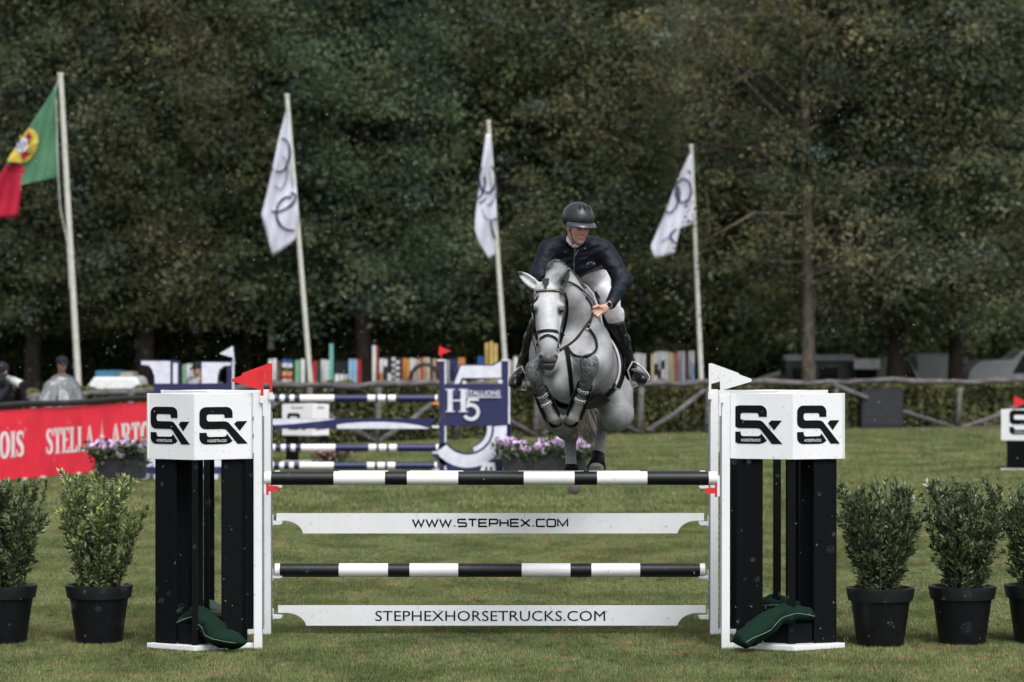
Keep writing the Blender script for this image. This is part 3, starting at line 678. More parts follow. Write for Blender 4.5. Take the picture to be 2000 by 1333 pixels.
# sandbags
M_bag = mat('green_bag', (0.006, 0.023, 0.015), .85, .1, col2=(0.004, 0.016, 0.011), scale=9, bump=.35, bscale=70)
M_bag2 = mat('faded_green_bag', (0.035, 0.085, 0.065), .65, .3, col2=(0.07, 0.07, 0.05), scale=7, bump=.35, bscale=70)
def sandbag(label, pts, rs, m_, squash=.62, tiltz=0):
    """limp tube of cloth filled with sand; pinched flat ends"""
    t = thing('sandbag', label, 'sandbag', (pts[0][0], pts[0][1], 0), 'green sandbags weighing down the wings')
    P_ = [Vector(p) for p in pts]; N = 28; seg = 22; vs = []
    def cr(u):
        f = u*(len(P_)-1); i = min(int(f), len(P_)-2); w = f-i; a = P_[max(i-1, 0)]; b = P_[i]; c = P_[i+1]; d = P_[min(i+2, len(P_)-1)]
        r = rs[i]*(1-w)+rs[i+1]*w
        return .5*((2*b)+(c-a)*w+(2*a-5*b+4*c-d)*w*w+(3*b-a-3*c+d)*w**3), r
    for j in range(N+1):
        u = j/N; p, r = cr(u); q, _ = cr(min(1, u+.01)); q0, _ = cr(max(0, u-.01)); tg = (q-q0).normalized(); sd_ = tg.cross(UZ).normalized(); up = sd_.cross(tg)
        e = min(u, 1-u); pin = min(1, (e*9)**.6+.10); wide = 1+.18*max(0, 1-e*9)+.10*math.sin(u*23)
        for k in range(seg):
            an = 2*math.pi*k/seg; nz = 1+.34*noise.noise(Vector((u*7, math.cos(an)*1.3, math.sin(an)*1.3+pts[0][0]*3)))+.17*noise.noise(Vector((u*30, math.cos(an)*3, math.sin(an)*3)))
            vs.append(p+sd_*math.cos(an)*r*wide*nz+up*math.sin(an)*r*squash*pin*nz)
    m = MB(); m.add(vs, [(j*seg+k, j*seg+(k+1) % seg, (j+1)*seg+(k+1) % seg, (j+1)*seg+k) for j in range(N) for k in range(seg)]+[tuple(range(seg))[::-1], tuple(range(N*seg, (N+1)*seg))])
    m.build('sack', m_, t, smooth=True)
    s = MB()
    for sgn in (-1, 1):
        line = []
        for j in range(2, N-1): line.append(Vector(vs[j*seg+(0 if sgn > 0 else seg//2)]))
        s.tube(line, .0028, 5)
    s.build('seam', mat('pale_seam', (.18, .2, .16), .8), t)
def G(px, py, d): return tuple(P(px, py, d))
sandbag('dark green sandbag drooping over the front of the left wing base', [G(346, 1218, 24.99), G(385, 1204, 24.93), G(410, 1222, 24.86), G(432, 1246, 24.72), G(478, 1256, 24.66)], [.05, .088, .10, .095, .06], M_bag, .8)
sandbag('faded green sandbag in the rear wing behind the front left wing', [G(372, 1196, 26.1), G(410, 1192, 26.05), G(440, 1205, 26.1), G(476, 1226, 26.1)], [.06, .10, .10, .06], M_bag2, .8)
sandbag('dark green sandbag draped out over the front of the right wing base', [G(1440, 1256, 24.62), G(1470, 1238, 24.68), G(1515, 1205, 24.86), G(1550, 1197, 24.95), G(1592, 1205, 25.02)], [.08, .10, .10, .08, .05], M_bag, .8)
sandbag('green sandbag in the rear wing behind the front right wing', [G(1474, 1190, 26.1), G(1505, 1180, 26.05), G(1540, 1184, 26.05), G(1580, 1198, 26.1)], [.05, .09, .09, .05], M_bag, .8)

# ================================================================ POTTED SHRUBS
M_pot = mat('black_pot', (0.010, 0.011, 0.014), .45, .4, var=.3, scale=20); M_potsoil = mat('soil', (.02, .015, .01), .95)
def potted(label, px, D, seed, hue, n=2600, H=.88, topw=.36):
    r = np.random.RandomState(seed); t = thing('potted_shrub', label, 'potted shrub', (X(px, D), D, 0), 'laurel shrubs in black pots beside the jump'); x0, y0 = X(px, D), D
    m = MB(); m.lathe([(.001, .012), (.175, .012), (.18, .02), (.228, .355), (.232, .362), (.25, .364), (.266, .455), (.266, .462), (.25, .464), (.246, .458), (.235, .40), (.2, .39)], (x0, y0, 0), 40); m.build('pot', M_pot, t, smooth=True).modifiers.new('e', 'EDGE_SPLIT').split_angle = math.radians(35)
    m = MB(); m.lathe([(.001, .40), (.236, .395)], (x0, y0, 0), 24); m.build('soil', M_potsoil, t)
    st = MB(); Cs = []; Ns = []; Ts = []; Ls = []
    nst = 40
    for i in range(nst):
        a = 2*math.pi*i/nst*5.3+r.rand(); rad = .15*math.sqrt(r.rand()); h = H*(.55+.45*r.rand()) if i > 6 else H*(.9+.1*r.rand())
        spread = (topw-.12)*(r.rand()**.6)*(.9 if h > .7*H else 1.05)
        b = np.array([x0+rad*math.cos(a), y0+rad*math.sin(a), .39]); e = np.array([x0+(rad+spread)*math.cos(a), y0+(rad+spread)*math.sin(a), .42+h]); mid = b*.5+e*.5-np.array([math.cos(a), math.sin(a), 0])*.05*r.rand(); mid[2] += .04
        pts = [b*(1-u)**2+2*mid*u*(1-u)+e*u*u for u in np.linspace(0, 1, 6)]
        st.tube(pts, [.007, .006, .005, .004, .003, .002], 5)
        nl = int(n/nst)
        nsub = 5; tw = []
        for q in range(nsub):
            u = .12+.82*r.rand(); p = b*(1-u)**2+2*mid*u*(1-u)+e*u*u; aa = r.rand()*6.28; L = .07+.12*r.rand(); dv = np.array([math.cos(aa), math.sin(aa), .6+.8*r.rand()]); dv /= np.linalg.norm(dv); tw.append((p, p+dv*L)); st.tube([p, p+dv*L], [.003, .0015], 4)
        tone = .75+.5*r.rand()
        for q in range(nl):
            if r.rand() < .45:
                u = .04+.96*r.rand()**.9; p = b*(1-u)**2+2*mid*u*(1-u)+e*u*u; tg = e-mid
            else:
                aa_, bb_ = tw[r.randint(nsub)]; u = r.rand()**.6; p = aa_*(1-u)+bb_*u; tg = bb_-aa_
            tg = tg/np.linalg.norm(tg); v = r.normal(size=3); v -= tg*(v@tg); v /= np.linalg.norm(v); dr = v*.8+tg*(.35+.7*u)+np.array([0, 0, .12]); dr /= np.linalg.norm(dr)
            L = .034+.030*r.rand(); Cs.append(p+dr*L*.55); Ns.append(dr); Ls.append(L); new = 1 if (u > .8 and p[2] > .75 and r.rand() < .5) else 0
            c = np.array([.080, .108, .044])*(.6+.8*r.rand())*tone*hue[0] if not new else np.array(hue[1])*(.7+.6*r.rand()); Ts.append(c)
    st.build('stems', mat('stem_bark', (.03, .028, .018), .8), t)
    Cs, Ns, Ls, Ts = map(np.array, (Cs, Ns, Ls, Ts))
    keep = Cs[:, 2] > .42
    o = leaves(Cs[keep], Ns[keep], Ls[keep], Ls[keep]*.36, Ts[keep], 'foliage', M_shrub_leaf, t, fold=.07); o['kind'] = 'stuff'
DP = GD(1258)
potted('dark green potted shrub cut off by the left edge', 6, DP, 31, (1, (.085, .12, .05)), 7800, .86, .34)
potted('yellowish green potted shrub left of the front jump', 193, DP, 32, (1.75, (.30, .33, .09)), 7600, .92, .33)
potted('dark green potted shrub next to the right front wing', 1720, DP-.25, 33, (.95, (.085, .12, .06)), 8000, .86, .38)
potted('dark green potted shrub between two others at right', 1880, DP-.1, 34, (.95, (.11, .14, .075)), 8000, .86, .36)
potted('potted shrub cut off by the right edge', 2028, DP, 35, (1, (.085, .12, .05)), 7000, .80, .37)
# ================================================================ MIDDLE GROUND
D3 = 51.0
def pxslab(mb, pts, D, t, mi=0, lift=0):
    """slab whose outline is given by photo pixels, standing upright D metres away"""
    mb.slab([(X(a, D), Z(b, D)) for a, b in pts], Vector((0, D-lift, 0)), UX, UZ, t, mi)
def strip2(mb, A, B, D, t, mi=0, lift=0):
    for i in range(len(A)-1): pxslab(mb, [A[i], A[i+1], B[i+1], B[i]], D, t, mi, lift)
def parc(cx, cy, r, a0, a1, n=14):  # pixel arc, angle clockwise from +x (down is +)
    return [(cx+r*math.cos(math.radians(a0+(a1-a0)*i/n)), cy+r*math.sin(math.radians(a0+(a1-a0)*i/n))) for i in range(n+1)]
# right wing: big five with a name board
w5 = thing('jump_wing', 'navy and white wing shaped like a big number five, reading H5 STALLIONS', 'jump wing', (X(926, D3), D3, 0), 'wings of the navy and white jump')
m = MB(); pxslab(m, [(858, 703), (868, 703), (868, 938), (858, 938)], D3, .05); m.build('post', M_navy, w5)
m = MB(); pxslab(m, [(868.3, 703), (871.5, 703), (871.5, 938), (868.3, 938)], D3, .05); m.build('post_edge', M_navy_white, w5)
m = MB(); pxslab(m, [(981, 703), (992.5, 703), (992.5, 832), (981, 832)], D3, .05); m.build('post', M_navy, w5)
m = MB(); pxslab(m, [(992.8, 703), (996, 703), (996, 880), (992.8, 880)], D3, .05); m.build('post_edge', M_navy_white, w5)
m = MB(); pxslab(m, [(854, 702.5), (870, 702.5), (870, 706), (854, 706)], D3, .08, lift=.02); pxslab(m, [(979, 702.5), (995, 702.5), (995, 705.5), (979, 705.5)], D3, .08, lift=.02); m.build('cap', M_navy_white, w5)
m = MB(); pxslab(m, [(868.5, 750.5), (991, 750.5), (991, 832), (868.5, 832)], D3, .03, lift=.004); nb5 = m.build('name_board', M_navy, w5)
m = MB(); pxslab(m, [(885, 751), (898, 712), (962, 712), (979, 703), (981, 740.5), (905, 742.5), (901, 751)], D3, .03); m.build('frame', M_navy, w5)
m = MB(); pxslab(m, [(887, 750), (900, 714.5), (964, 714.5), (979, 706), (979, 738.5), (902, 738.5), (897, 750)], D3, .01, lift=.012); m.build('top_bar', M_navy_white, w5)
m = MB(); pxslab(m, [(904, 743), (911, 746), (911, 750), (903, 750)], D3, .01, lift=.012); pxslab(m, [(972, 742), (981, 742), (981, 749), (974, 749)], D3, .01, lift=.012); m.build('top_detail', M_navy_white, w5)['kind'] = 'stuff'
m = MB(); strip2(m, parc(913, 837, 48, -6, 148), parc(913, 837, 86, -6, 148), D3, .04, 0); m.build('frame', M_navy, w5)
m = MB(); pxslab(m, [(868.5, 876), (880, 900), (905, 918), (940, 918), (972, 900), (987, 878), (992, 938), (868.5, 938)], D3, .03, lift=-.003); m.build('foot_board', M_navy, w5)
m = MB(); strip2(m, parc(913, 837, 52, -4, 142), parc(913, 837, 77, -4, 143), D3, .01, 0, .012); m.build('bowl', M_navy_white, w5)
m = MB(); strip2(m, parc(913, 837, 36, -4, 76), parc(913, 837, 49.5, -4, 76), D3, .02, 0, -.004); m.build('frame', M_navy, w5)
m = MB(); strip2(m, parc(913, 837, 38.5, -6, 74), parc(913, 837, 47.5, -6, 74), D3, .01, 0, .006); m.build('inner_bowl', M_navy_white, w5)
def serif_H(mb, x0, y0, x1, y1, D, lift):   # px box
    w = (x1-x0); s = w*.22
    for a in (x0+w*.10, x1-w*.10-s): pxslab(mb, [(a, y0), (a+s, y0), (a+s, y1), (a, y1)], D, .004, 0, lift)
    for a in (x0, x1-w*.42):
        for b in (y0, y1-2.2): pxslab(mb, [(a, b), (a+w*.42, b), (a+w*.42, b+2.2), (a, b+2.2)], D, .004, 0, lift+.001)
    ym = (y0+y1)/2; pxslab(mb, [(x0+w*.2, ym-1.6), (x1-w*.2, ym-1.6), (x1-w*.2, ym+1.6), (x0+w*.2, ym+1.6)], D, .004, 0, lift-.001)
m = MB(); serif_H(m, 870, 760, 914, 805, D3, .034)
pxslab(m, [(914, 778), (935, 778), (935, 783), (914, 783)], D3, .004, 0, .034)
pxslab(m, [(913, 779), (919, 779), (915, 797), (910, 797)], D3, .004, 0, .036)
strip2(m, parc(920, 805, 10.5, -118, 150), parc(920, 805, 17.5, -108, 150), D3, .004, 0, .035)
pxslab(m, [(909, 774.8), (979, 774.8), (979, 777), (909, 777)], D3, .004, 0, .034)
add_text(m, 'STALLIONS', Vector((X(910, D3), D3-.036, Z(773, D3))), UX, UZ, X(977, D3)-X(910, D3), Z(763.5, D3)-Z(773.5, D3), .001, bold=.02)
m.build('lettering', M_navy_white, nb5)
m = MB(); pxslab(m, [(934, 938), (942, 904), (966, 904), (972, 938)], D3-.28, .02); pl = m.build('number_plate', M_navy_white, w5)
m = MB()
for a in (947, 956): pxslab(m, [(a, 918), (a+2, 912), (a+5, 912), (a+4, 930), (a+.5, 930), (a+1.2, 918.5)], D3-.28, .003, 0, .004)
m.build('number', M_print, pl)
m = MB(); x = X(862, D3); m.box((x-.008, D3-.01, Z(705, D3)), (x+.008, D3+.01, Z(676, D3))); m.build('flag_staff', M_red, w5)
m = MB(); pxslab(m, [(857, 677), (882, 686), (857, 695)], D3, .006, lift=.012); m.build('flag', M_red, w5)
# left wing: big H
wh = thing('jump_wing', 'navy and white wing shaped like a big letter H behind the front left wing', 'jump wing', (X(365, D3), D3, 0), 'wings of the navy and white jump')
m = MB(); top = [(274, 703), (333, 704.5), (333, 750), (300, 750)]
crv = [(300-23*(1-math.cos(math.radians(a)))-2, 737-24*math.sin(math.radians(a))) for a in range(0, 91, 15)]
pxslab(m, [(274, 702.5), (338, 704), (352, 706), (352, 750), (300, 750), (299, 735), (295, 723), (287, 716.5), (274, 715)], D3, .03); m.build('frame', M_navy, wh)
m = MB(); pxslab(m, [(300, 749.8), (452, 749.8), (452, 768), (300, 768)], D3, .03, lift=.001); m.build('crossbar', M_navy, wh)
m = MB(); pxslab(m, [(276, 705.5), (332.5, 706), (332.5, 749.5), (302.5, 749.5), (302, 735), (297, 721), (290, 714), (276, 712.5)], D3, .01, lift=.012); m.build('stem', M_navy_white, wh)
m = MB(); pxslab(m, [(338, 709.5), (347, 709.5), (347, 749.5), (338, 749.5)], D3, .01, lift=.012); m.build('stem', M_navy_white, wh)
m = MB(); pxslab(m, [(392, 706), (452, 706), (452, 716), (440, 717), (432, 724), (428, 735), (428, 749.6), (392, 749.6)], D3, .03); m.build('frame', M_navy, wh)
m = MB(); pxslab(m, [(394, 708), (451, 708.5), (451, 714), (438, 715), (429, 722), (425, 734), (424.5, 749), (394, 749)], D3, .01, lift=.012); m.build('stem', M_navy_white, wh)
m = MB(); pxslab(m, [(443, 716), (453, 716), (453, 938), (443, 938)], D3, .045, lift=.004); m.build('post', M_navy, wh)
m = MB(); pxslab(m, [(453.3, 704), (457, 704), (457, 938), (453.3, 938)], D3, .05); m.build('post_edge', M_navy_white, wh)
m = MB(); pxslab(m, [(276, 896), (440, 896), (440, 912), (276, 912)], D3, .03, lift=.002); m.build('stem', M_navy_white, wh)
m = MB(); pxslab(m, [(300, 768.4), (345, 768.4), (345, 895.6), (300, 895.6)], D3, .03); m.build('stem', M_navy, wh)
m = MB(); pxslab(m, [(274, 912.4), (442, 912.4), (442, 926), (274, 926)], D3, .03, lift=.002); m.build('foot_board', M_navy, wh)
m = MB()
for a in (258, 300, 395, 440): m = MB(); pxslab(m, [(a, 928), (a+30, 928), (a+30, 938), (a, 938)], D3-.2, .4); m.build('foot', M_navy_white, wh)
m = MB(); pxslab(m, [(452, 677), (455, 677), (459, 712), (456, 712)], D3, .01); m.build('flag_staff', M_navy_white, wh)
m = MB(); pxslab(m, [(453, 677), (455, 699), (429, 691)], D3, .005, lift=.01); m.build('flag', M_navy_white, wh)
# navy striped poles
M_np = mat('navy_pole', (0.016, 0.019, 0.09), .35)
PAT = [(0, 'c'), (8, 'b'), (19, 'w'), (28, 'b'), (38, 'w'), (47, 'b'), (58, 'w'), (125, 'b'), (190, 'w'), (205, 'b'), (210, 'w'), (225, 'b'), (230, 'w'), (245, 'b'), (322, 'c'), (326, 'e')]
def npole(py, off, lab):
    full = [(455, 'b'), (478, 'w'), (500, 'b')]+[(528+off+a, c) for a, c in PAT]
    b = [a for a, c in full]; cs = ''.join(c for a, c in full[:-1]); cs = cs.replace('c', 'w')
    make_pole(lab, D3, py, .058, b, cs, [M_pole_white, M_np], 'navy and white striped poles of the rear jump')
npole(778.5, 0, 'highest navy and white striped pole left of the number five wing')
npole(875, 2, 'middle navy and white striped pole just below the navy plank')
npole(910, -1, 'lowest navy and white striped pole close to the grass')
m = MB(); pxslab(m, [(458, 818), (852, 818), (845, 826), (835, 838), (458, 838)], D3, .03)
wp = m.build('jump_plank', M_np); tag(wp, 'navy plank with white swooping bands left of the number five wing', 'plank')
m = MB()
A1 = [(458+i*19.5, 818.4) for i in range(11)]; B1 = [(458+i*19.5, 831-11.5*max(0, (i-3)/7)**1.6) for i in range(11)]; strip2(m, A1, B1, D3, .004, 0, .003)
A2 = [(658+i*18, 837.6) for i in range(11)]; B2 = [(658+i*18, 837-12.5*math.sin(math.pi*min(1, .12+i/10*.9))**.55) for i in range(11)]; strip2(m, B2, A2, D3, .004, 0, .003)
m.build('painted_band', M_navy_white, wp)
centre_skip = True
for py in (786, 832, 882, 916):
    m = MB(); pxslab(m, [(843, py), (857, py), (857, py+4.5), (845, py+4.5)], D3-.03, .06); m.build('cup', M_orange if py == 786 else M_navy_white, w5)
# finish markers
def marker(label, pxl, pxm, pxr, pyt, pyb, pyg, D, redflag=None):
    t = thing('finish_marker', label, 'finish marker', (X((pxl+pxr)/2, D), D, 0), 'small white marker boxes on black legs')
    A_ = Vector((X(pxl, D), D+.1)); B_ = Vector((X(pxm, D), D-.12)); C_ = Vector((X(pxr, D), D+.12)); E_ = Vector((X(pxm, D), D+.45))
    m = MB(); m.prism([tuple(v) for v in (A_, B_, C_, E_)], Z(pyb, D), Z(pyt, D)); b = m.build('box', M_white, t, bevel=.004)
    for p, q, nm in ((A_, B_, 1), (B_, C_, 1)):
        ux = Vector(((q-p).x, (q-p).y, 0)).normalized(); w = (q-p).length
        if w < .2: continue
        mb = MB(); t2 = logo_shapes(mb, Vector((p.x, p.y, Z(pyb, D)+.10))+ux*w*.17, ux, UZ, w*.62); mb.build('logo', M_print, b); t2.build('lettering', M_lettering_white, b)
        mb = MB(); add_text(mb, 'FINISH', Vector((p.x, p.y, Z(pyt, D)-.085))+ux*w*.3, ux, UZ, w*.4, .045, .004); mb.build('lettering', M_print, b)
    legs = ((A_, B_, .08, .5), (A_, E_, .1, .5), (C_, B_, .08, .5), (C_, E_, .1, .5))
    for p, q, a, c in legs:
        m = MB(); u = p+(q-p)*a; v = p+(q-p)*c; cen = (A_+C_)/2; u = u+(cen-u)*.06; v = v+(cen-v)*.06; m.wallbox(u, v, .02, .045, Z(pyb, D)-.002); m.build('board', M_black, t)
    m = MB(); m.prism([tuple(v) for v in (A_, B_, C_, E_)], .008, .045); m.build('base', M_white, t)
    if redflag:
        m = MB(); pxslab(m, [(redflag, pyt), (redflag, pyt-26), (redflag+2, pyt-26), (redflag+2, pyt)], D, .01); m.build('flag_staff', M_red, t)
        m = MB(); pxslab(m, [(redflag+2, pyt-26), (redflag+28, pyt-14), (redflag+2, pyt-4)], D, .005); m.build('flag', M_red, t)
marker('small white finish box on black legs seen between the navy poles', 550, 611, 642, 790, 851, 904, GD(904)-.3)
marker('small white finish box with red flag at the right edge', 1957, 2050, 2110, 800, 861, 921, GD(921), 1981)
# planters with hydrangeas
M_planter = mat('dark_planter', (0.028, 0.03, 0.034), .6, .3, var=.3); M_petal = leafmat('petal', .7, .2); M_fleaf = leafmat('flower_leaf', .5, .4)
def planter(label, pxl, pxr, pyt, pyb, D, seed, split=None):
    r = np.random.RandomState(seed); t = thing('flower_planter', label, 'planter', (X((pxl+pxr)/2, D), D, 0), 'dark planters of mauve hydrangeas')
    zt = Z(pyt, D); zb = max(.0, Z(pyb, D)); n = 2 if split else 1; e = [pxl, split, pxr] if split else [pxl, pxr]
    for a, b in zip(e[:-1], e[1:]):
        m = MB(); x0, x1 = X(a, D)+.005, X(b, D)-.005
        m.box((x0, D-.2, zb), (x1, D+.2, zt-.03)); m.box((x0-.003, D-.215, zt-.03), (x1+.003, D+.215, zt)); m.build('box', M_planter, t, bevel=.004)
    nh = int((pxr-pxl)/2.6); Cs = []; Ns = []; Ts = []; LC = []; LN = []; LT = []
    for i in range(nh):
        c = np.array([X(pxl-4+(pxr-pxl+8)*(i+r.rand())/nh, D), D-.22+.42*r.rand(), zt+.0+.21*r.rand()]); rad = .055+.03*r.rand()
        k = 95; v = r.normal(size=(k, 3)); v /= np.linalg.norm(v, axis=1, keepdims=True); Cs.append(c+v*rad*(.85+.2*r.rand(k, 1))); Ns.append(np.cross(v, r.normal(size=(k, 3)))); tone = .75+.45*r.rand()
        Ts.append(np.array([.80, .60, .88])*tone*(.8+.4*r.rand(k, 1))+np.array([.06, .03, .03])*r.rand())
        k = 26; v = r.normal(size=(k, 3))*[.09, .09, .06]; LC.append(c+v+[0, -.02, -.05]); LN.append(r.normal(size=(k, 3))); LT.append(np.array([.035, .06, .022])*(.6+1.1*r.rand(k, 1)))
    Cs, Ns, Ts, LC, LN, LT = [np.concatenate(q) for q in (Cs, Ns, Ts, LC, LN, LT)]
    o = leaves(LC, LN, .07+.04*r.rand(len(LC)), .045+.02*r.rand(len(LC)), LT, 'foliage', M_fleaf, t); o['kind'] = 'stuff'
    o = leaves(Cs, Ns, .040+0*Cs[:, 0], .036+0*Cs[:, 0], Ts, 'blossom', M_petal, t); o['kind'] = 'stuff'
planter('dark planter of mauve hydrangeas in front of the red banner', 187, 284, 890, 934, 50.2, 41)
planter('long dark planter of mauve hydrangeas right of the number five wing', 980, 1146, 888, 938, 50.6, 42, 1046)
# pink flowers behind
def lowflowers(label, px, D, seed, col):
    r = np.random.RandomState(seed); t = thing('flowering_plant', label, 'flowers', (X(px, D), D, 0)); C = r.normal(size=(500, 3))*[.15, .1, .09]+[X(px, D), D, .14]; C[:, 2] = np.abs(C[:, 2])
    T = np.array([.05, .08, .03])*(.6+.9*r.rand(500, 1)); o = leaves(C, r.normal(size=(500, 3)), .07+0*C[:, 0], .045+0*C[:, 0], T, 'foliage', M_fleaf, t); o['kind'] = 'stuff'
    C = r.normal(size=(260, 3))*[.13, .08, .05]+[X(px, D)-.06, D-.08, .22]; T = np.array(col)*(.7+.5*r.rand(260, 1)); o = leaves(C, r.normal(size=(260, 3)), .05+0*C[:, 0], .045+0*C[:, 0], T, 'blossom', M_petal, t); o['kind'] = 'stuff'
lowflowers('low pink flowers beside the small finish box', 652, GD(906), 51, (.55, .25, .3))
lowflowers('low pinkish flowers beside the right finish box', 2020, GD(915), 52, (.6, .4, .42))
# ---- red banner
def bd(px): return 50.3+px/285*4.6
ban = thing('banner_fence', 'red advertising banner with white lettering along the left edge', 'banner', (X(90, bd(90)), bd(90), 0))
M_banner = mat('banner_red', (0.90, 0.03, 0.065), .45, .4, var=.15, scale=2); M_blackrail = mat('black_rail', (.012, .012, .014), .5)
b0 = Vector((X(-260, bd(-260)), bd(-260), 0)); b1 = Vector((X(330, bd(330)), bd(330), 0)); bux = (b1-b0).normalized(); blen = (b1-b0).length
def bpx(px):  # distance along the banner at a pixel column
    k = (px-1000)/FPX; return (k*b0.y-b0.x)/(bux.x-k*bux.y)
def bz(px, py): s = bpx(px); d = (b0+bux*s).y; return Z(py, d)
zt_, zb_ = 1.13, .045; step = 1.02; s = 0; i = 0
while s < blen-.05:
    m = MB(); e = min(blen, s+step); m.slab([(s+.004, zb_), (e-.004, zb_), (e-.004, zt_), (s+.004, zt_)], b0+Vector((0, .0025*(i % 2), 0)), bux, UZ, .012); m.build('panel', M_banner, ban); s = e; i += 1
m = MB(); m.tube([b0+bux*q+Vector((0, .0, zt_+.065+.012*math.sin(q*1.7))) for q in np.linspace(0, blen, 24)], .05, 10); m.build('top_rail', M_blackrail, ban, smooth=True)
for q in np.arange(.35, blen, .62):
    m = MB(); p = b0+bux*float(q); m.box((p.x-.06, p.y+.03, 0), (p.x+.06, p.y+.28, .055)); m.build('foot', M_white if int(q*10) % 3 else M_blackrail, ban)
# serif lettering
def serif_text(mb, txt, s0, s1, z0, z1, D=.004):
    wd = {'I': .42, 'L': .8, 'E': .82, 'T': .86, 'S': .78, 'A': 1.0, 'R': .98, 'O': 1.0}; gap = .08
    tot = sum(wd[c] for c in txt)+gap*(len(txt)-1); u = (s1-s0)/tot; x = s0; H = z1-z0; st = .30*u; th = .12*u; org = b0-Vector((0, D, 0)); sl = lambda pts: mb.slab([(x+a*u, z0+b*H) for a, b in pts], org, bux, UZ, .003)
    def stem(a, w=.30, y0=0, y1=1): sl([(a, y0), (a+w, y0), (a+w, y1), (a, y1)])
    def ser(a, w, y, top): h = .075; sl([(a, y-h if top else y), (a+w, y-h if top else y), (a+w, y if top else y+h), (a, y if top else y+h)])
    for c in txt:
        w = wd[c]
        if c in 'ILETR': 
            a = .07 if c != 'T' else w/2-.15
            stem(a); 
            if c != 'T': ser(0, .44, 1, True); ser(0, .44, 0, False)
            else: ser(w/2-.24, .48, 0, False); sl([(0, .89), (w, .89), (w, 1), (0, 1)]); sl([(0, .70), (.07, .70), (.16, .89), (0, .89)]); sl([(w-.07, .70), (w, .70), (w, .89), (w-.16, .89)])
            if c == 'L': sl([(.3, 0), (w, 0), (w, .27), (w-.07, .27), (w-.16, .10), (.3, .10)])
            if c == 'E': sl([(.3, 0), (w, 0), (w, .25), (w-.07, .25), (w-.16, .10), (.3, .10)]); sl([(.3, .90), (w-.16, .9), (w-.09, .76), (w-.03, .76), (w-.03, 1), (.3, 1)]); sl([(.3, .47), (.62, .47), (.62, .56), (.3, .56)])
            if c == 'R':
                mb.ribbon([(x+p*u, z0+q*H) for p, q in ((.3, .95), (.55, .95), (.72, .86), (.75, .74), (.7, .6), (.55, .53), (.3, .53))], [.1*u, .12*u, .22*u, .26*u, .22*u, .12*u, .1*u], org, bux, UZ, .003)
                sl([(.40, .52), (.66, .54), (.98, 0), (.68, 0)])
        elif c == 'A': sl([(.44, 1), (.60, 1), (.98, 0), (.66, 0)]); sl([(.44, 1), (.52, .86), (.22, 0), (.10, 0)]); sl([(.26, .28), (.76, .28), (.74, .37), (.29, .37)]); ser(0, .34, 0, False); ser(.56, .48, 0, False)
        elif c == 'O': mb.ribbon([(x+(.5+.36*math.cos(t_))*u, z0+(.5+.45*math.sin(t_))*H) for t_ in np.linspace(0, 2*np.pi, 20)[:-1]], [(.13+.19*abs(math.cos(t_)))*u for t_ in np.linspace(0, 2*np.pi, 20)[:-1]], org, bux, UZ, .003, closed=True)
        elif c == 'S':
            pts = [(.68, .72), (.64, .87), (.42, .95), (.2, .87), (.16, .72), (.25, .6), (.5, .46), (.62, .33), (.6, .15), (.38, .05), (.14, .12), (.09, .3)]
            ws = [.07, .10, .13, .22, .28, .27, .27, .28, .24, .13, .10, .07]; mb.ribbon([(x+p*u, z0+q*H) for p, q in pts], [v*u for v in ws], org, bux, UZ, .003)
            sl([(.66, .7), (.72, .7), (.72, 1), (.66, .95)]); sl([(.04, 0), (.1, .05), (.1, .3), (.04, .3)])
        x += (w+gap)*u
    return
m = MB(); zz0, zz1 = bz(137, 884.5), bz(137, 834.5)
serif_text(m, 'STELLA', bpx(90), bpx(183), zz0, zz1); m.build('lettering', M_lettering_white, ban); m = MB(); serif_text(m, 'ARTOIS', bpx(216), bpx(318), zz0, zz1); m.build('lettering', M_lettering_white, ban); m = MB()
wT = bpx(183)-bpx(90); serif_text(m, 'ARTOIS', bpx(47)-wT*1.12, bpx(47), zz0, zz1); m.build('lettering', M_lettering_white, ban); m = MB()
sx, sz = bpx(199), bz(199, 853)
for k in range(8):
    a = math.radians(90+45*k); L = .30*.9 if k == 0 else (.12 if k % 2 == 0 else .075); w = .022
    if k == 4: L = .19
    c_, s_ = math.cos(a), math.sin(a); m.slab([(sx-s_*w, sz+c_*w), (sx+c_*L, sz+s_*L), (sx+s_*w, sz-c_*w), (sx-c_*w*.3, sz-s_*w*.3)], b0-Vector((0, .005+.0006*k, 0)), bux, UZ, .0004)
m.build('star_mark', M_lettering_white, ban); m = MB()
m.ribbon([(bpx(49.5)+.014*math.cos(a), bz(49, 838)+.014*math.sin(a)) for a in np.linspace(0, 6.28, 9)[:-1]], .006, b0-Vector((0, .004, 0)), bux, UZ, .002, closed=True)
m.build('trademark_ring', M_lettering_white, ban)

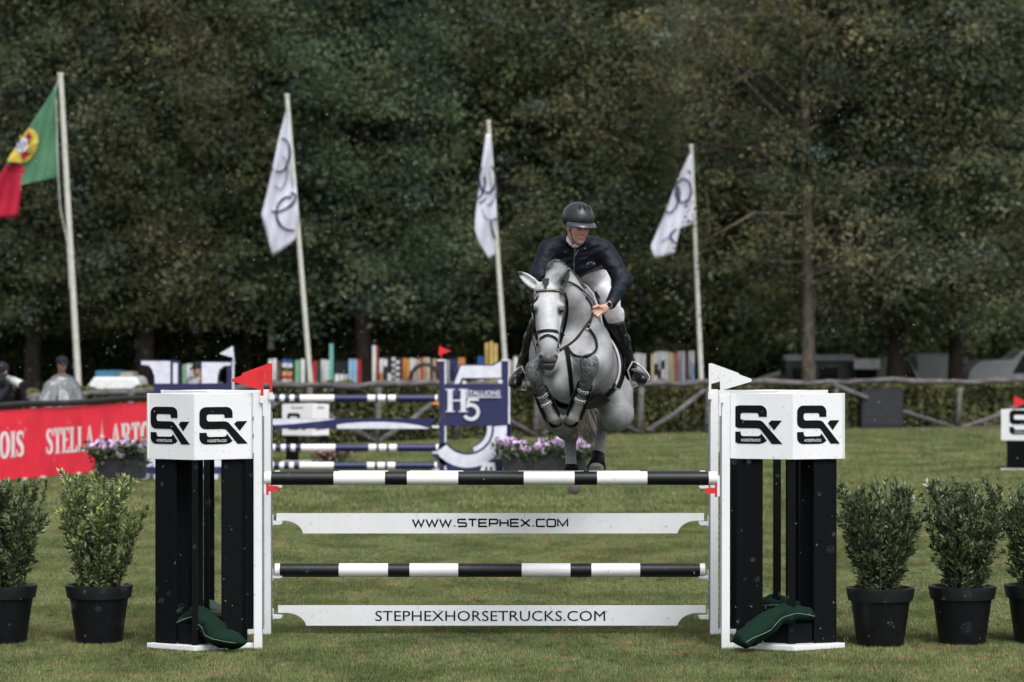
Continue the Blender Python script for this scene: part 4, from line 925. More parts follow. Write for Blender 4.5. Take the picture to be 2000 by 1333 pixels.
# ================================================================ FLAGPOLES
M_fpole = mat('flagpole_white', (.55, .55, .50), .45); M_cloth = mat('white_flag_cloth', (.62, .63, .74), .8, .1, var=.08, scale=2, bump=.3, bscale=3)
M_fl_print = mat('flag_print', (.03, .035, .07), .8, .1); M_faint = mat('flag_print_showing_through', (.28, .29, .38), .8, .1)
def lerp_poly(pl, t):
    ys = [p[1] for p in pl]; L = [0]
    for a, b in zip(pl[:-1], pl[1:]): L.append(L[-1]+math.dist(a, b))
    t *= L[-1]
    for i in range(len(pl)-1):
        if t <= L[i+1] or i == len(pl)-2:
            f = (t-L[i])/max(1e-6, L[i+1]-L[i]); return (pl[i][0]+(pl[i+1][0]-pl[i][0])*f, pl[i][1]+(pl[i+1][1]-pl[i][1])*f)
def flagpole(label, top, bot, D, w0, w1, left, right, prints, ph, cloth_name='flag', mats=None, matfn=None, label2=None):
    t = thing('flagpole', label, 'flagpole', (P(bot[0], bot[1], D).x, D, 0), 'tall white flagpoles behind the hedge')
    a, b = P(*top, D), P(*bot, D); k = b.z/(a.z-b.z); g0 = b-(a-b)*k
    m = MB(); m.tube([g0, g0.lerp(a, .5), a], [w1, (w0+w1)/2, w0], 12); m.tube([a, a+Vector((0, 0, .06))], [w0*1.25, w0*1.1], 12); m.build('pole', M_fpole, t, smooth=True).modifiers.new('e', 'EDGE_SPLIT')
    def dep(px, py): return D-.10+.09*math.sin(px*.16+py*.03+ph)+.04*math.sin(py*.05+px*.06+ph)
    NR, NC = 34, 12; V = []
    for j in range(NR+1):
        l = lerp_poly(left, j/NR); r_ = lerp_poly(right, j/NR)
        for i in range(NC+1):
            f = i/NC; px, py = l[0]+(r_[0]-l[0])*f, l[1]+(r_[1]-l[1])*f; V.append(P(px, py, dep(px, py)))
    F = [(j*(NC+1)+i, (j+1)*(NC+1)+i, (j+1)*(NC+1)+i+1, j*(NC+1)+i+1) for j in range(NR) for i in range(NC)]
    m = MB(); m.add(V, F)
    o = m.build(cloth_name, mats or M_cloth, t, smooth=True)
    if matfn:
        for idx, p in enumerate(o.data.polygons):
            c = sum((Vector(V[v]) for v in F[idx]), Vector())/4; px = 1000+c.x/c.y*FPX; j, i = divmod(idx, NC); p.material_index = matfn(j/NR, i/NC)
    sd2 = o.modifiers.new('s', 'SOLIDIFY'); sd2.thickness = .004
    for kind, pl, w in prints:
        w *= 1.35
        m = MB(); fine = []
        for a_, b_ in zip(pl[:-1], pl[1:]):
            for q in range(3): fine.append((a_[0]+(b_[0]-a_[0])*q/3, a_[1]+(b_[1]-a_[1])*q/3))
        fine.append(pl[-1]); n = len(fine)
        vs = []
        for i in range(n):
            a_, b_ = fine[max(i-1, 0)], fine[min(i+1, n-1)]; dx, dy = b_[0]-a_[0], b_[1]-a_[1]; q = math.hypot(dx, dy) or 1; nx, ny = -dy/q*w/2, dx/q*w/2
            for s_ in (1, -1): px, py = fine[i][0]+nx*s_, fine[i][1]+ny*s_; vs.append(P(px, py, dep(px, py)-.045))
        m.add(vs, [(2*i, 2*i+1, 2*i+3, 2*i+2) for i in range(n-1)]); m.build('ring_print' , kind, o, smooth=True)
    return t, dep
def ring(cx, cy, rx, ry, a0=0, a1=360, rot=0, n=16):
    out = []
    for i in range(n+1):
        a = math.radians(a0+(a1-a0)*i/n); x, y = rx*math.cos(a), ry*math.sin(a); c, s = math.cos(math.radians(rot)), math.sin(math.radians(rot)); out.append((cx+x*c-y*s, cy+x*s+y*c))
    return out
flagpole('second flagpole from the left with a white flag bearing dark rings', (560.5, 189), (607, 752), 75.5, .052, .062,
    [(557.5, 219), (544, 271), (533, 325), (521, 379), (510.5, 420), (518, 450), (532.5, 502)], [(564, 219), (569, 290), (575, 345), (581, 395), (584, 430), (583, 450), (578, 468)],
    [(M_fl_print, ring(548, 304, 18, 33, -100, 110, 8), 2.6), (M_faint, ring(548, 338, 14, 32, -90, 130, 5), 2.2), (M_fl_print, ring(533, 348, 8, 18, 190, 260, 10), 2.2), (M_fl_print, ring(553, 396, 28, 13, -40, 175, -32), 2.8), (M_fl_print, ring(567, 418, 27, 33, 82, 285, -8), 3.0)], .4)
flagpole('third flagpole from the left, behind the rider, with a furled white ringed flag', (954, 240), (989, 745), 76.5, .050, .062,
    [(949, 262), (941, 320), (935, 370), (929, 420), (927, 450), (935, 475), (956, 507)], [(957, 262), (964, 320), (967, 370), (970.5, 420), (973, 455), (974, 480), (969, 496)],
    [(M_fl_print, ring(952, 349, 16, 28, -60, 230), 2.6), (M_fl_print, ring(936, 364, 11, 24, -60, 100, 12), 2.2), (M_fl_print, ring(936, 380, 14, 16, 20, 90), 2.2), (M_faint, ring(953, 370, 15, 30, -40, 100), 2), (M_fl_print, ring(972, 440, 12, 32, 95, 200, -8), 2.4), (M_fl_print, [(955, 430), (972, 428)], 2.2), (M_faint, ring(957, 410, 14, 20, 60, 190), 2)], 1.4)
flagpole('rightmost flagpole with a white ringed flag blown to the left', (1350, 287), (1370, 748), 76.4, .050, .062,
    [(1346, 303), (1328, 343), (1313, 378), (1298, 418), (1285, 447), (1270.5, 483), (1278, 505)], [(1350, 303), (1352, 343), (1354, 390), (1354, 437), (1328, 446), (1321, 478), (1317, 496)],
    [(M_fl_print, ring(1335, 373, 15, 23, 0, 360), 2.5), (M_fl_print, ring(1312, 390, 14, 27, -80, 110, 18), 2.4), (M_fl_print, [(1322, 447), (1308, 460), (1313, 469), (1322, 477)], 2.3), (M_faint, [(1308, 462), (1292, 472)], 2.2)], 2.6)
M_fgreen = mat('flag_green', (.09, .22, .13), .8, .1, var=.1, scale=2, bump=.3, bscale=3); M_fred = mat('flag_red', (.42, .022, .05), .8, .1, var=.1, scale=2, bump=.3, bscale=3)
M_fyel = mat('flag_yellow', (.62, .48, .09), .8, .1); M_fwhite = mat('flag_white', (.7, .7, .72), .8, .1); M_fblue = mat('flag_blue', (.04, .08, .3), .8, .1)
left = [(107, 170), (60, 245), (14, 318), (-10, 360), (-40, 400), (-52, 430)]; right = [(110.5, 170), (112, 260), (114, 348), (42, 361), (39, 400), (37, 425)]
def pm(t, f): return 0
tP, depP = flagpole('leftmost and tallest flagpole with a green and red flag', (118, 148), (152, 735), 74, .062, .075, left, right, [], .9, mats=[M_fgreen, M_fred])
fl = [c for c in tP.children if c.name.startswith('flag')][0]
for p in fl.data.polygons:
    c = p.center+tP.location; px = 1000+c.x/c.y*FPX; py = 620-(c.z-CAMZ)/c.y*FPX
    # border between the red fly and the green hoist
    bx = 52 if py < 322 else (52-(py-322)*.35)
    p.material_index = 1 if (px < bx-(0 if py > 322 else 999) and py > 310) or py > 362 else 0
def patch(name, m_, pts, lift, par):
    m = MB(); V = [P(a, b, depP(a, b)-lift) for a, b in pts]; c = P(sum(p[0] for p in pts)/len(pts), sum(p[1] for p in pts)/len(pts), depP(sum(p[0] for p in pts)/len(pts), sum(p[1] for p in pts)/len(pts))-lift)
    m.add([c]+V, [(0, (i+1) % len(V)+1, i+1) for i in range(len(V))]); return m.build(name, m_, par)
patch('emblem_disc', M_fyel, [(55, 251), (66, 253), (74, 264), (75, 278), (70, 296), (62, 308), (52, 317), (40, 318), (14, 316), (20, 303), (33, 285), (44, 268)], .07, fl)
patch('emblem_shield', M_fred, [(56, 258), (63, 268), (64.5, 285), (58, 303), (46, 311), (24, 304), (32, 287), (45, 271)], .095, fl)
patch('emblem_centre', M_fwhite, [(48, 267), (54, 274), (55, 287), (47, 297), (38, 299), (30, 292), (34, 280), (42, 271)], .12, fl)
for a, b in ((47, 279), (41, 284), (45, 290), (38, 278), (35, 288)): patch('emblem_dot', M_fblue, ring(a, b, 2.2, 2.6, n=6)[:-1], .14, fl)
for a, b in ((50, 262), (60, 275), (55, 295), (38, 303), (28, 301), (41, 268)): patch('emblem_castle', M_fyel, [(a-2.5, b-3), (a+2.5, b-3), (a+2.5, b+3), (a-2.5, b+3)], .11, fl)
m = MB(); m.tube([P(116, 152, 73.8), P(109, 170, 73.8), P(111.5, 262, 73.8), P(114, 350, 73.8), P(118, 410, 73.8), P(131, 470, 73.8), P(136, 560, 73.85)], .012, 5); m.build('halyard', M_fpole, tP)

# ================================================================ STORED PLANKS behind the hedge
PC = {'W': (.66, .68, .70), 'k': (.015, .017, .022), 'B': (.03, .10, .32), 'y': (.6, .42, .14), 'r': (.42, .02, .03), 'g': (.17, .36, .22), 'G': (.012, .06, .055), 'n': (.03, .035, .13), 't': (.15, .42, .36), 'l': (.24, .42, .62), 'o': (.60, .26, .08), 'b': (.10, .07, .055), 'm': (.12, .03, .045), 'e': (.5, .42, .32), 'c': (.62, .55, .36), 'v': (.42, .40, .48), 's': (.3, .31, .33), 'Y': (.80, .68, .38), 'R': (.55, .10, .05)}
PN = {'W': 'white', 'k': 'black', 'B': 'royal blue', 'y': 'yellow', 'r': 'dark red', 'g': 'pale green', 'G': 'dark teal', 'n': 'navy', 't': 'turquoise', 'l': 'light blue', 'o': 'orange', 'b': 'brown', 'm': 'maroon', 'e': 'beige', 'c': 'cream', 'v': 'lilac grey', 's': 'grey', 'Y': 'yellow', 'R': 'orange red'}
def cm(c): return mat('plank_'+PN[c].replace(' ', '_'), PC[c], .55, .3, var=.15, scale=5)
SP = [(356, 363, 'g', 712), (364, 371, 'W', 711), (372, 380, 'W', 711), (381, 388, 'v', 712), (524, 531, 'W', 702), (532, 540, 'W', 701), (542, 548, 'b', 706), (551, 560, 'BWkyrWB', 702), (561, 571, 'BWkyrWB', 703), (576, 585, 'g', 704), (587, 595, 'W', 702), (596, 603, 'G', 705), (611, 618, 'r', 705), (619, 626, 'G', 705), (627, 632, 'W', 703), (633, 638, 'W', 703), (639, 643, 'W', 704),
      (643, 651, 't', 672), (654, 662, 'kkWW', 706), (663, 671, 'kkWW', 706), (672, 680, 'kkWW', 706), (681, 688, 'l', 702), (689, 697, 'l', 702), (698, 705, 'r', 703), (727, 734, 'W', 675), (735, 738, 'R', 676), (741, 748, 'WWoW', 701), (749, 756, 'WkkW', 702), (757, 764, 'kkWy', 702), (765, 772, 'WkWkWkWkWk', 699), (773, 780, 'kWkWkWkWkW', 699), (781, 786, 'm', 700), (787, 793, 'o', 700), (794, 800, 'o', 701),
      (801, 807, 'WR', 700), (808, 813, 'W', 701), (815, 820, 'e', 702), (821, 826, 'R', 700), (827, 833, 'e', 699), (834, 839, 'c', 699), (840, 845, 'b', 701), (846, 851, 'e', 701), (852, 857, 'm', 702), (872, 878, 's', 703), (880, 886, 'n', 701), (887, 893, 'n', 701), (895, 901, 'o', 699), (902, 908, 'o', 699), (933, 938, 'BW', 696), (939, 944, 'BW', 696), (947, 954, 'Y', 670), (956, 963, 'Y', 667), (964, 972, 'Y', 672),
      (995, 1001, 'e', 705), (1003, 1011, 'Wo', 697), (1012, 1018, 'o', 700), (1236, 1242, 'W', 692), (1243, 1249, 'Wr', 690), (1250, 1254, 'W', 691), (1255, 1261, 'W', 692), (1272, 1277, 'c', 692), (1278, 1284, 'WkW', 688), (1285, 1291, 'WWmW', 687), (1292, 1298, 'WkWm', 687), (1299, 1305, 'W', 688), (1306, 1313, 'c', 689), (1314, 1317, 'e', 690), (1318, 1322, 'R', 690), (1323, 1330, 'v', 687), (1331, 1338, 'v', 686), (1339, 1344, 'b', 692), (1345, 1350, 'WWl', 686), (1351, 1356, 'Wll', 686)]
def landmark(px):
    for lim, s_ in ((395, 'seen through the letter H wing'), (610, 'between red flags and second flagpole'), (655, 'around the tall turquoise plank'), (706, 'left of the thick dark trunk'), (745, 'right of the thick dark trunk'), (815, 'left of the black arch'), (860, 'behind the black arch'), (945, 'behind the number five wing'), (1020, 'between the number five wing and the rider'), (1262, 'just right of the rider boot')):
        if px < lim: return s_
    return 'left of the rightmost flagpole'
seen = {}
ORD = ['', 'second ', 'third ', 'fourth ', 'fifth ']
def plabel(a, nm, pt, n):
    q = f'{"tall " if pt < 680 else ""}{nm} {"banded " if n > 1 else ""}plank {landmark(a)}'; k = seen.get(q, 0); seen[q] = k+1
    return ORD[k]+q if k else 'upright '+q
prev = None
for i, (a, b, cs, pt) in enumerate(SP):
    D = 80.4+.12*(i % 3)+(.5 if pt < 680 else 0); m = MB(); zt = Z(pt, D); z0 = 0.0; x0, x1 = X(a, D)+.004, X(b, D)-.002; n = len(cs); zlo = Z(757, D)
    zs = [zt-(zt-zlo)*k/n for k in range(n)]+[z0]; ms = []
    for k, c in enumerate(cs):
        if c not in ms: ms.append(c)
        m.box((x0, D, zs[k+1]), (x1, D+.045, zs[k]), ms.index(c))
    if pt < 680 and cs == 'Y': m.prism([(x0, D), (x1, D), (x1, D+.045), (x0, D+.045)], zt, zt+.001, 0)
    o = m.build('stored_plank', [cm(c) for c in ms]); centre(o)
    nm = ' and '.join(list(dict.fromkeys(PN[c] for c in cs))[:3]); 
    tag(o, plabel(a, nm, pt, n), 'plank', 'jump planks stored upright behind the hedge'); prev = cs
ar_ = thing('arch', 'round black arch standing among the stored planks', 'arch', (X(830, 80), 80, 0)); m = MB(); m.tube([P(830+31*math.cos(a), 752-40*math.sin(a), 80) for a in np.linspace(0, math.pi, 16)], .05, 8)
m.tube([P(861, 752, 80), Vector((X(861, 80), 80, 0))], .05, 8); m.tube([P(799, 752, 80), Vector((X(799, 80), 80, 0))], .05, 8); m.build('ring', M_blackrail, ar_, smooth=True)
wb = thing('white_board', 'white and dark patterned post behind the small red flag', 'post', (X(855, 87), 87, 0)); m = MB(); D = 87
m.box((X(850, D), D, 0), (X(857, D), D+.05, Z(668, D))); m.box((X(860, D), D, 0), (X(866, D), D+.05, Z(666, D))); m.build('board', cm('W'), wb)
hp = thing('hanging_banner', 'narrow white banner with dark checks hanging in front of the trees', 'banner', (X(530, 88), 88, 0)); m = MB(); D = 88
for k in range(9): pxslab(m, [(523+(k % 2), 602+k*9), (537-(k % 3), 602+k*9), (537-(k % 2)*2, 611+k*9), (524, 611+k*9)], D, .03, 0)
m.build('cloth', cm('W'), hp); m = MB()
for k in range(4): pxslab(m, [(526+(k % 2)*5, 606+k*9), (531+(k % 2)*5, 606+k*9), (531+(k % 2)*5, 612+k*9), (526+(k % 2)*5, 612+k*9)], D, .002, 0, .003)
m.build('print', cm('k'), hp); m = MB(); m.tube([Vector((X(531, D), D+.05, 0)), P(531, 598, D+.05)], .03, 6); m.build('pole', M_blackrail, hp)

# ================================================================ DARK SCREEN, TENT, VEHICLES
ds = thing('loudspeaker', 'dark grey square loudspeaker box standing against the fence at right', 'loudspeaker', (X(1722, 74.2), 74.2, 0)); D = 74.2
m = MB(); m.box((X(1682, D), D, .03), (X(1765, D), D+.5, Z(760, D))); m.build('cabinet', mat('speaker_grille', (.03, .032, .038), .75, .2, var=.3, scale=30, bump=.6, bscale=120), ds, bevel=.01)
m = MB(); [m.box((X(a, D), D+.05, 0), (X(a+6, D), D+.45, .03)) for a in (1684, 1757)]; m.build('foot', M_blackrail, ds)
m = MB(); pxslab(m, [(1686, 764), (1761, 764), (1761, 830), (1686, 830)], D, .008, 0, .006); m.build('grille', mat('speaker_cloth', (.04, .043, .05), .9, .1), ds)
tt = thing('pitched_roof', 'low pale pitched roof peeping over the hedge right of the white flags', 'roof', (X(1537, 84), 84, 0)); D = 84
m = MB(); a, b, c = P(1488, 741, D), P(1537, 725, D), P(1590, 741, D); 
V = [a, b, c, a+Vector((0, 1.6, 0)), b+Vector((0, 1.6, 0)), c+Vector((0, 1.6, 0))]; m.add(V+[v-Vector((0, 0, .06)) for v in V], [(0, 1, 4, 3), (1, 2, 5, 4), (0, 6, 7, 1), (1, 7, 8, 2), (3, 4, 10, 9), (4, 5, 11, 10)]); m.build('roof', mat('pale_felt', (.30, .28, .24), .8), tt)
m = MB(); m.box((a.x+.06, D+.08, 0), (c.x-.06, D+1.5, a.z-.06)); m.build('wall', mat('shed_wall', (.06, .055, .045), .9), tt)
M_glass = mat('dark_glass', (.012, .014, .017), .08, .6); M_tyre = mat('tyre', (.012, .012, .012), .8)
def vehicle(label, cat, nm, px0, px1, D, prof, glass, color, extra=None, depth=1.75):
    """side view profile in metres relative to the left end; prof [(x,z)], glass list of polygons"""
    x0 = X(px0, D); L = X(px1, D)-x0; t = thing(nm, label, cat, (x0+L/2, D, 0)); mt = mat('paint_'+nm+str(int(px0)), color, .3, .5, coat=.5)
    m = MB(); m.slab([(x0+a*L, z) for a, z in prof], Vector((0, D, 0)), UX, UZ, depth); m.build('body', mt, t, bevel=.05)
    for g_ in glass:
        m = MB(); m.slab([(x0+a*L, z) for a, z in g_], Vector((0, D-.012, 0)), UX, UZ, depth+.024); m.build('window', M_glass, t)
    for wx in (.18, .8):
        for y in (D-.02, D+depth-.2):
            m = MB(); V = []; c = x0+wx*L
            for yy in (y, y+.22): V += [(c+.34*math.cos(2*math.pi*k/20), yy, .34+.34*math.sin(2*math.pi*k/20)) for k in range(20)]
            m.add(V, [(k, (k+1) % 20, 20+(k+1) % 20, 20+k) for k in range(20)]+[tuple(range(20)), tuple(range(20, 40))[::-1]]); wh_ = m.build('wheel', M_tyre, t, smooth=False)
            m = MB(); m.lathe([(.001, 0), (.2, .0)], (0, 0, 0), 12); V = [(c+.2*math.cos(2*math.pi*k/12), y-.004, .34+.2*math.sin(2*math.pi*k/12)) for k in range(12)]; m = MB(); m.add(V, [tuple(range(12))]); m.build('rim', M_grey_metal, wh_)
    return t
vehicle('black van with pale roof parked behind the hedge, left of the white sign box', 'van', 'parked_van', 1534, 1700, 82, [(0, .3), (1, .3), (1, 1.3), (.97, 1.45), (.02, 1.45), (0, 1.3)], [[(.08, .95), (.3, .95), (.3, 1.3), (.08, 1.3)], [(.4, .95), (.62, .95), (.62, 1.3), (.4, 1.3)]], (.012, .015, .024), depth=1.6)
v0 = thing('roof_rack', 'pale flat load on the roof of the black van', 'load', (X(1590, 82), 82, 0)); m = MB(); m.box((X(1538, 82), 82.2, 1.46), (X(1672, 82), 83.3, 1.60)); m.build('load', mat('pale_load', (.35, .38, .42), .5), v0)
sb_ = thing('sign_box', 'white two sided box sign in front of the dark vehicles', 'sign', (X(1694, 81), 81, 0)); D = 81; m = MB(); m.prism([(X(1668, D), D), (X(1698, D), D-.25), (X(1720, D), D), (X(1698, D), D+.4)], Z(721, D), Z(701, D)); m.build('box', cm('W'), sb_); m = MB(); m.box((X(1674, D), D+.02, 0), (X(1712, D), D+.2, Z(721, D)-.002)); m.build('legs', M_black, sb_)
vehicle('silver grey pickup with dark windscreen behind the dark trunk at right', 'pickup', 'parked_pickup', 1712, 1800, 81.8, [(0, .3), (1.0, .3), (1.0, .95), (.86, 1.25), (.72, 1.55), (.2, 1.6), (.03, 1.2), (0, .95)], [[(.64, 1.0), (.9, 1.0), (.83, 1.22), (.73, 1.48), (.62, 1.5)], [(.2, 1.05), (.5, 1.05), (.5, 1.45), (.25, 1.45)]], (.16, .18, .2))
vehicle('light grey box trailer between two trunks at right', 'trailer', 'parked_trailer', 1790, 1862, 82.5, [(0.02, .3), (.9, .3), (1, 1.5), (1, 1.62), (0, 1.62), (0, 1.4)], [], (.30, .33, .36))
vehicle('silver saloon with pale bonnet parked far right behind the hedge', 'car', 'parked_car', 1888, 2060, 81.5, [(0, .35), (1, .35), (1, 1.2), (.92, 1.45), (.72, 1.72), (.62, 1.72), (.52, 1.5), (.14, 1.45), (.03, 1.2), (0, .9)], [[(.52, 1.15), (.7, 1.15), (.7, 1.62), (.64, 1.62)], [(.74, 1.15), (.9, 1.15), (.88, 1.4), (.74, 1.6)]], (.30, .33, .36))
vehicle('dark car parked between the thick brown trunk and the silver saloon', 'car', 'parked_car', 1860, 1892, 83, [(0, .3), (1, .3), (1, 1.4), (.85, 1.55), (.15, 1.55), (0, 1.3)], [[(.2, 1.0), (.8, 1.0), (.75, 1.4), (.25, 1.4)]], (.02, .025, .035))
wc = vehicle('white car behind the left trunks with a blue cover on its roof', 'car', 'parked_car', 166, 273, 77.5, [(0, .3), (1, .3), (1, .95), (.97, 1.08), (.9, 1.13), (.16, 1.13), (.06, .95), (0, .7)], [], (.8, .82, .84))
m = MB(); D = 77.5; m.box((X(184, D), D+.2, 1.135), (X(232, D), D+1.3, 1.27)); m.build('cover', mat('blue_cover', (.03, .14, .24), .6), wc); m = MB(); m.box((X(233, D), D+.2, 1.135), (X(258, D), D+1.2, 1.24)); m.build('roof_box', mat('beige_cover', (.3, .28, .22), .6), wc)
ps = thing('tall_post', 'white round topped post behind the left navy wing', 'post', (X(262, 88), 88, 0)); m = MB(); D = 88; m.box((X(257, D), D, 0), (X(269, D), D+.08, Z(716, D))); m.build('board', cm('W'), ps)

# ================================================================ SPECTATORS
M_skin = mat('skin', (.42, .24, .17), .5, .4, var=.12, scale=25); M_dkcloth = mat('dark_clothes', (.015, .017, .022), .8, .2, bump=.4, bscale=25)
M_poncho = mat('clear_poncho', (.20, .215, .235), .25, .6, col2=(.05, .055, .065), scale=5, bump=.9, bscale=9, stretch=(2, 2, .7), detail=6)
def stand_person(label, cat, hx, hy, D, yaw, build, torso_m, hscale=1):
    hc = P(hx, hy, D); H = hc.z+.115; t = thing('person', label, 'person', (hc.x, D, 0)); c, s = math.cos(yaw), math.sin(yaw)
    def L(x, y, z): return Vector((hc.x+x*c-y*s, D+x*s+y*c, z))
    k = (H)/1.80; S = SDF((hc.x-.8, D-.8, -.03), (hc.x+.8, D+.8, H+.05), .02)
    # head: front is -y
    S.ell(L(0, 0, H-.115*k), (.075, .095, .115), .02); S.ell(L(0, -.045, H-.17*k), (.055, .06, .065), .03); S.cone(L(0, -.09, H-.12*k), L(0, -.112, H-.145*k), .012, .016, .015)
    S.cone(L(0, .02, H-.2*k), L(0, .03, H-.32*k), .055, .06, .03)
    S.ell(L(0, .02, 1.28*k), (.18, .11, .22), .05); S.ell(L(0, .01, 1.0*k), (.16, .11, .16), .05)
    for e in (-1, 1):
        S.chain([L(.09*e, 0, .95*k), L(.11*e, -.02, .5*k), L(.12*e, .0, .1*k)], [.095, .065, .045], .04); S.cone(L(.12*e, .0, .05), L(.13*e, -.16, .04), .045, .035, .03)
        arm = build['arms'][0 if e < 0 else 1]; S.chain([L(*p) for p in arm], [.065, .05, .036], .04); h_ = L(*arm[2])
        S.ell(h_, (.04, .04, .05), .02)
        for q in range(4): S.cone(h_+Vector((-.03+.02*q, -.02, -.03)), h_+Vector((-.03+.02*q, -.045, -.07)), .012, .01, .008)
    V, F = S.mesh(); np_mesh('body', V, F, M_skin, t, smooth_it=1)
    S = SDF((hc.x-.8, D-.8, -.0), (hc.x+.8, D+.8, H+.05), .02)
    for e in (-1, 1): S.chain([L(.09*e, 0, .95*k), L(.11*e, -.02, .5*k), L(.12*e, .0, .08*k)], [.12, .09, .075], .04)
    V, F = S.mesh(); np_mesh('trousers', V, F, M_dkcloth, t, smooth_it=1)
    S = SDF((hc.x-.8, D-.8, .3), (hc.x+.8, D+.8, H+.05), .018)
    S.ell(L(0, .02, 1.28*k), (.235, .16, .25), .06); S.ell(L(0, .01, 1.0*k), (.2, .15, .25), .06)
    for e in (-1, 1): arm = build['arms'][0 if e < 0 else 1]; S.chain([L(*arm[0]), L(*arm[1]), L(*arm[1]).lerp(L(*arm[2]), .85)], [.095, .075, .055], .05)
    if build.get('poncho'):
        S.cone(L(0, .02, 1.42*k), L(0, .0, .82*k), .13, .40, .05); S.cone(L(-.1, 0, 1.40*k), L(-.30, -.05, 1.10*k), .09, .13, .1); S.cone(L(.1, 0, 1.40*k), L(.28, -.05, 1.0*k), .09, .13, .1)
    V, F = S.mesh(); o, V = np_mesh('poncho' if build.get('poncho') else 'jacket', V, F, torso_m, t, smooth_it=1)
    if build.get('poncho'):
        for v in o.data.vertices:
            a = math.atan2(v.co.y, v.co.x); f = .035*math.sin(a*9+v.co.z*3)*max(0, min(1, (1.5-v.co.z)*1.2)); v.co.x += f*math.cos(a); v.co.y += f*math.sin(a)
    hat = MB()
    if build['hat'] == 'cap':
        for i in range(1): hat.lathe([(.101, 0), (.104, .04), (.085, .09), (.045, .115), (.002, .122)], tuple(L(0, 0, H-.10*k)), 20)
        V = [L(.075*math.cos(a), -.075-.10*math.sin(a), H-.095*k-.03*math.sin(a)) for a in np.linspace(0, math.pi, 9)]; hat.add(V+[v+Vector((0, 0, .012)) for v in V], [tuple(range(9))[::-1], tuple(range(9, 18))]+[(i, i+1, i+10, i+9) for i in range(8)])
    else:
        hat.lathe([(.09, -.12), (.12, -.02), (.125, .05), (.10, .10), (.05, .13), (.002, .138)], tuple(L(0, .015, H-.12*k)), 20)
    hat.build('cap' if build['hat'] == 'cap' else 'hood', M_dkcloth, t, smooth=True)
    return t, L, H
dn = ((-.2, 0, 1.42), (-.27, .02, 1.12), (-.24, -.12, .9)); dnr = ((.2, 0, 1.42), (.27, .02, 1.12), (.24, -.12, .9))
stand_person('person in dark cap and clear rain poncho standing behind the red banner', 'person', 121, 711, 53.3, .35, {'arms': (dn, dnr), 'hat': 'cap', 'poncho': True}, M_poncho)
tph, Lp, Hp = stand_person('photographer in dark hood aiming a white lens at the left edge', 'person', 4, 722, 52.6, .9, {'arms': (((-.2, 0, 1.40), (-.28, -.22, 1.25), (-.10, -.36, 1.48)), ((.2, 0, 1.40), (.27, -.2, 1.2), (.07, -.30, 1.5))), 'hat': 'hood'}, M_dkcloth)
cam_t = thing('camera_with_lens', 'white telephoto lens and camera held by the hooded photographer', 'camera', tuple(P(12, 735, 52.3)))
a, b = P(14, 738, 52.35), P(44, 753, 52.0); m = MB(); m.tube([a, a.lerp(b, .35), a.lerp(b, .36), b], [.045, .05, .065, .072], 14); m.build('lens', mat('lens_white', (.55, .55, .56), .4), cam_t, smooth=True); dr = (b-a).normalized()
m = MB(); m.tube([b, b+dr*.05], [.076, .078], 14); m.build('lens_hood', M_blackrail, cam_t); m = MB(); m.box((a.x-.13, a.y-.05, a.z-.06), (a.x+.0, a.y+.1, a.z+.07)); m.build('camera_body', M_blackrail, cam_t, bevel=.01)
stand_person('person in grey coat half hidden behind the letter H wing', 'person', 386, 722, 58, -.8, {'arms': (dn, dnr), 'hat': 'cap'}, mat('grey_coat', (.28, .29, .31), .7, bump=.4, bscale=20))
# ================================================================ THE GREY HORSE
hx0 = P(1120, 720, 25.3)
horse = thing('horse', 'dappled grey horse jumping towards the camera over the striped poles with knees tucked', 'horse', tuple(hx0))
S = SDF((P(1000, 720, 25).x, 24.2, .98), (P(1250, 720, 26).x+.05, 27.15, 3.08), .0095)
def E(px, py, d, r, k=.05, ax=None, sub=False): S.ell(P(px, py, d), r, k, ax, sub)
def Cn(a, b, r1, r2, k=.05): S.cone(P(*a), P(*b), r1, r2, k)
# trunk
E(1143, 712, 25.80, (.305, .66, .345)); E(1113, 715, 25.18, (.220, .30, .30), .1)
E(1152, 712, 26.45, (.29, .40, .33), .1); E(1152, 622, 25.65, (.11, .36, .16), .1)
E(1166, 694, 25.18, (.125, .22, .25), .08); E(1062, 700, 25.18, (.115, .20, .24), .08)
E(1090, 745, 24.98, (.085, .12, .13), .06); E(1138, 745, 24.98, (.085, .12, .13), .06)
# muscle grooves
S.cone(P(1112, 705, 24.86), P(1114, 778, 24.88), .016, .022, .05, sub=True)
S.chain_sub = None
for a_, b_ in (((1168, 640, 24.99), (1178, 690, 24.93)), ((1178, 690, 24.93), (1186, 740, 24.98)), ((1140, 640, 24.98), (1128, 690, 24.86)), ((1128, 690, 24.86), (1128, 735, 24.84))): S.cone(P(*a_), P(*b_), .010, .012, .06, sub=True)
S.cone(P(1122, 585, 25.02), P(1132, 650, 25.0), .008, .012, .05, sub=True)
for q_ in range(5): S.cone(P(1190+q_*6, 735+q_*14, 26.24), P(1198+q_*6, 742+q_*13, 26.2), .006, .006, .06, sub=True)
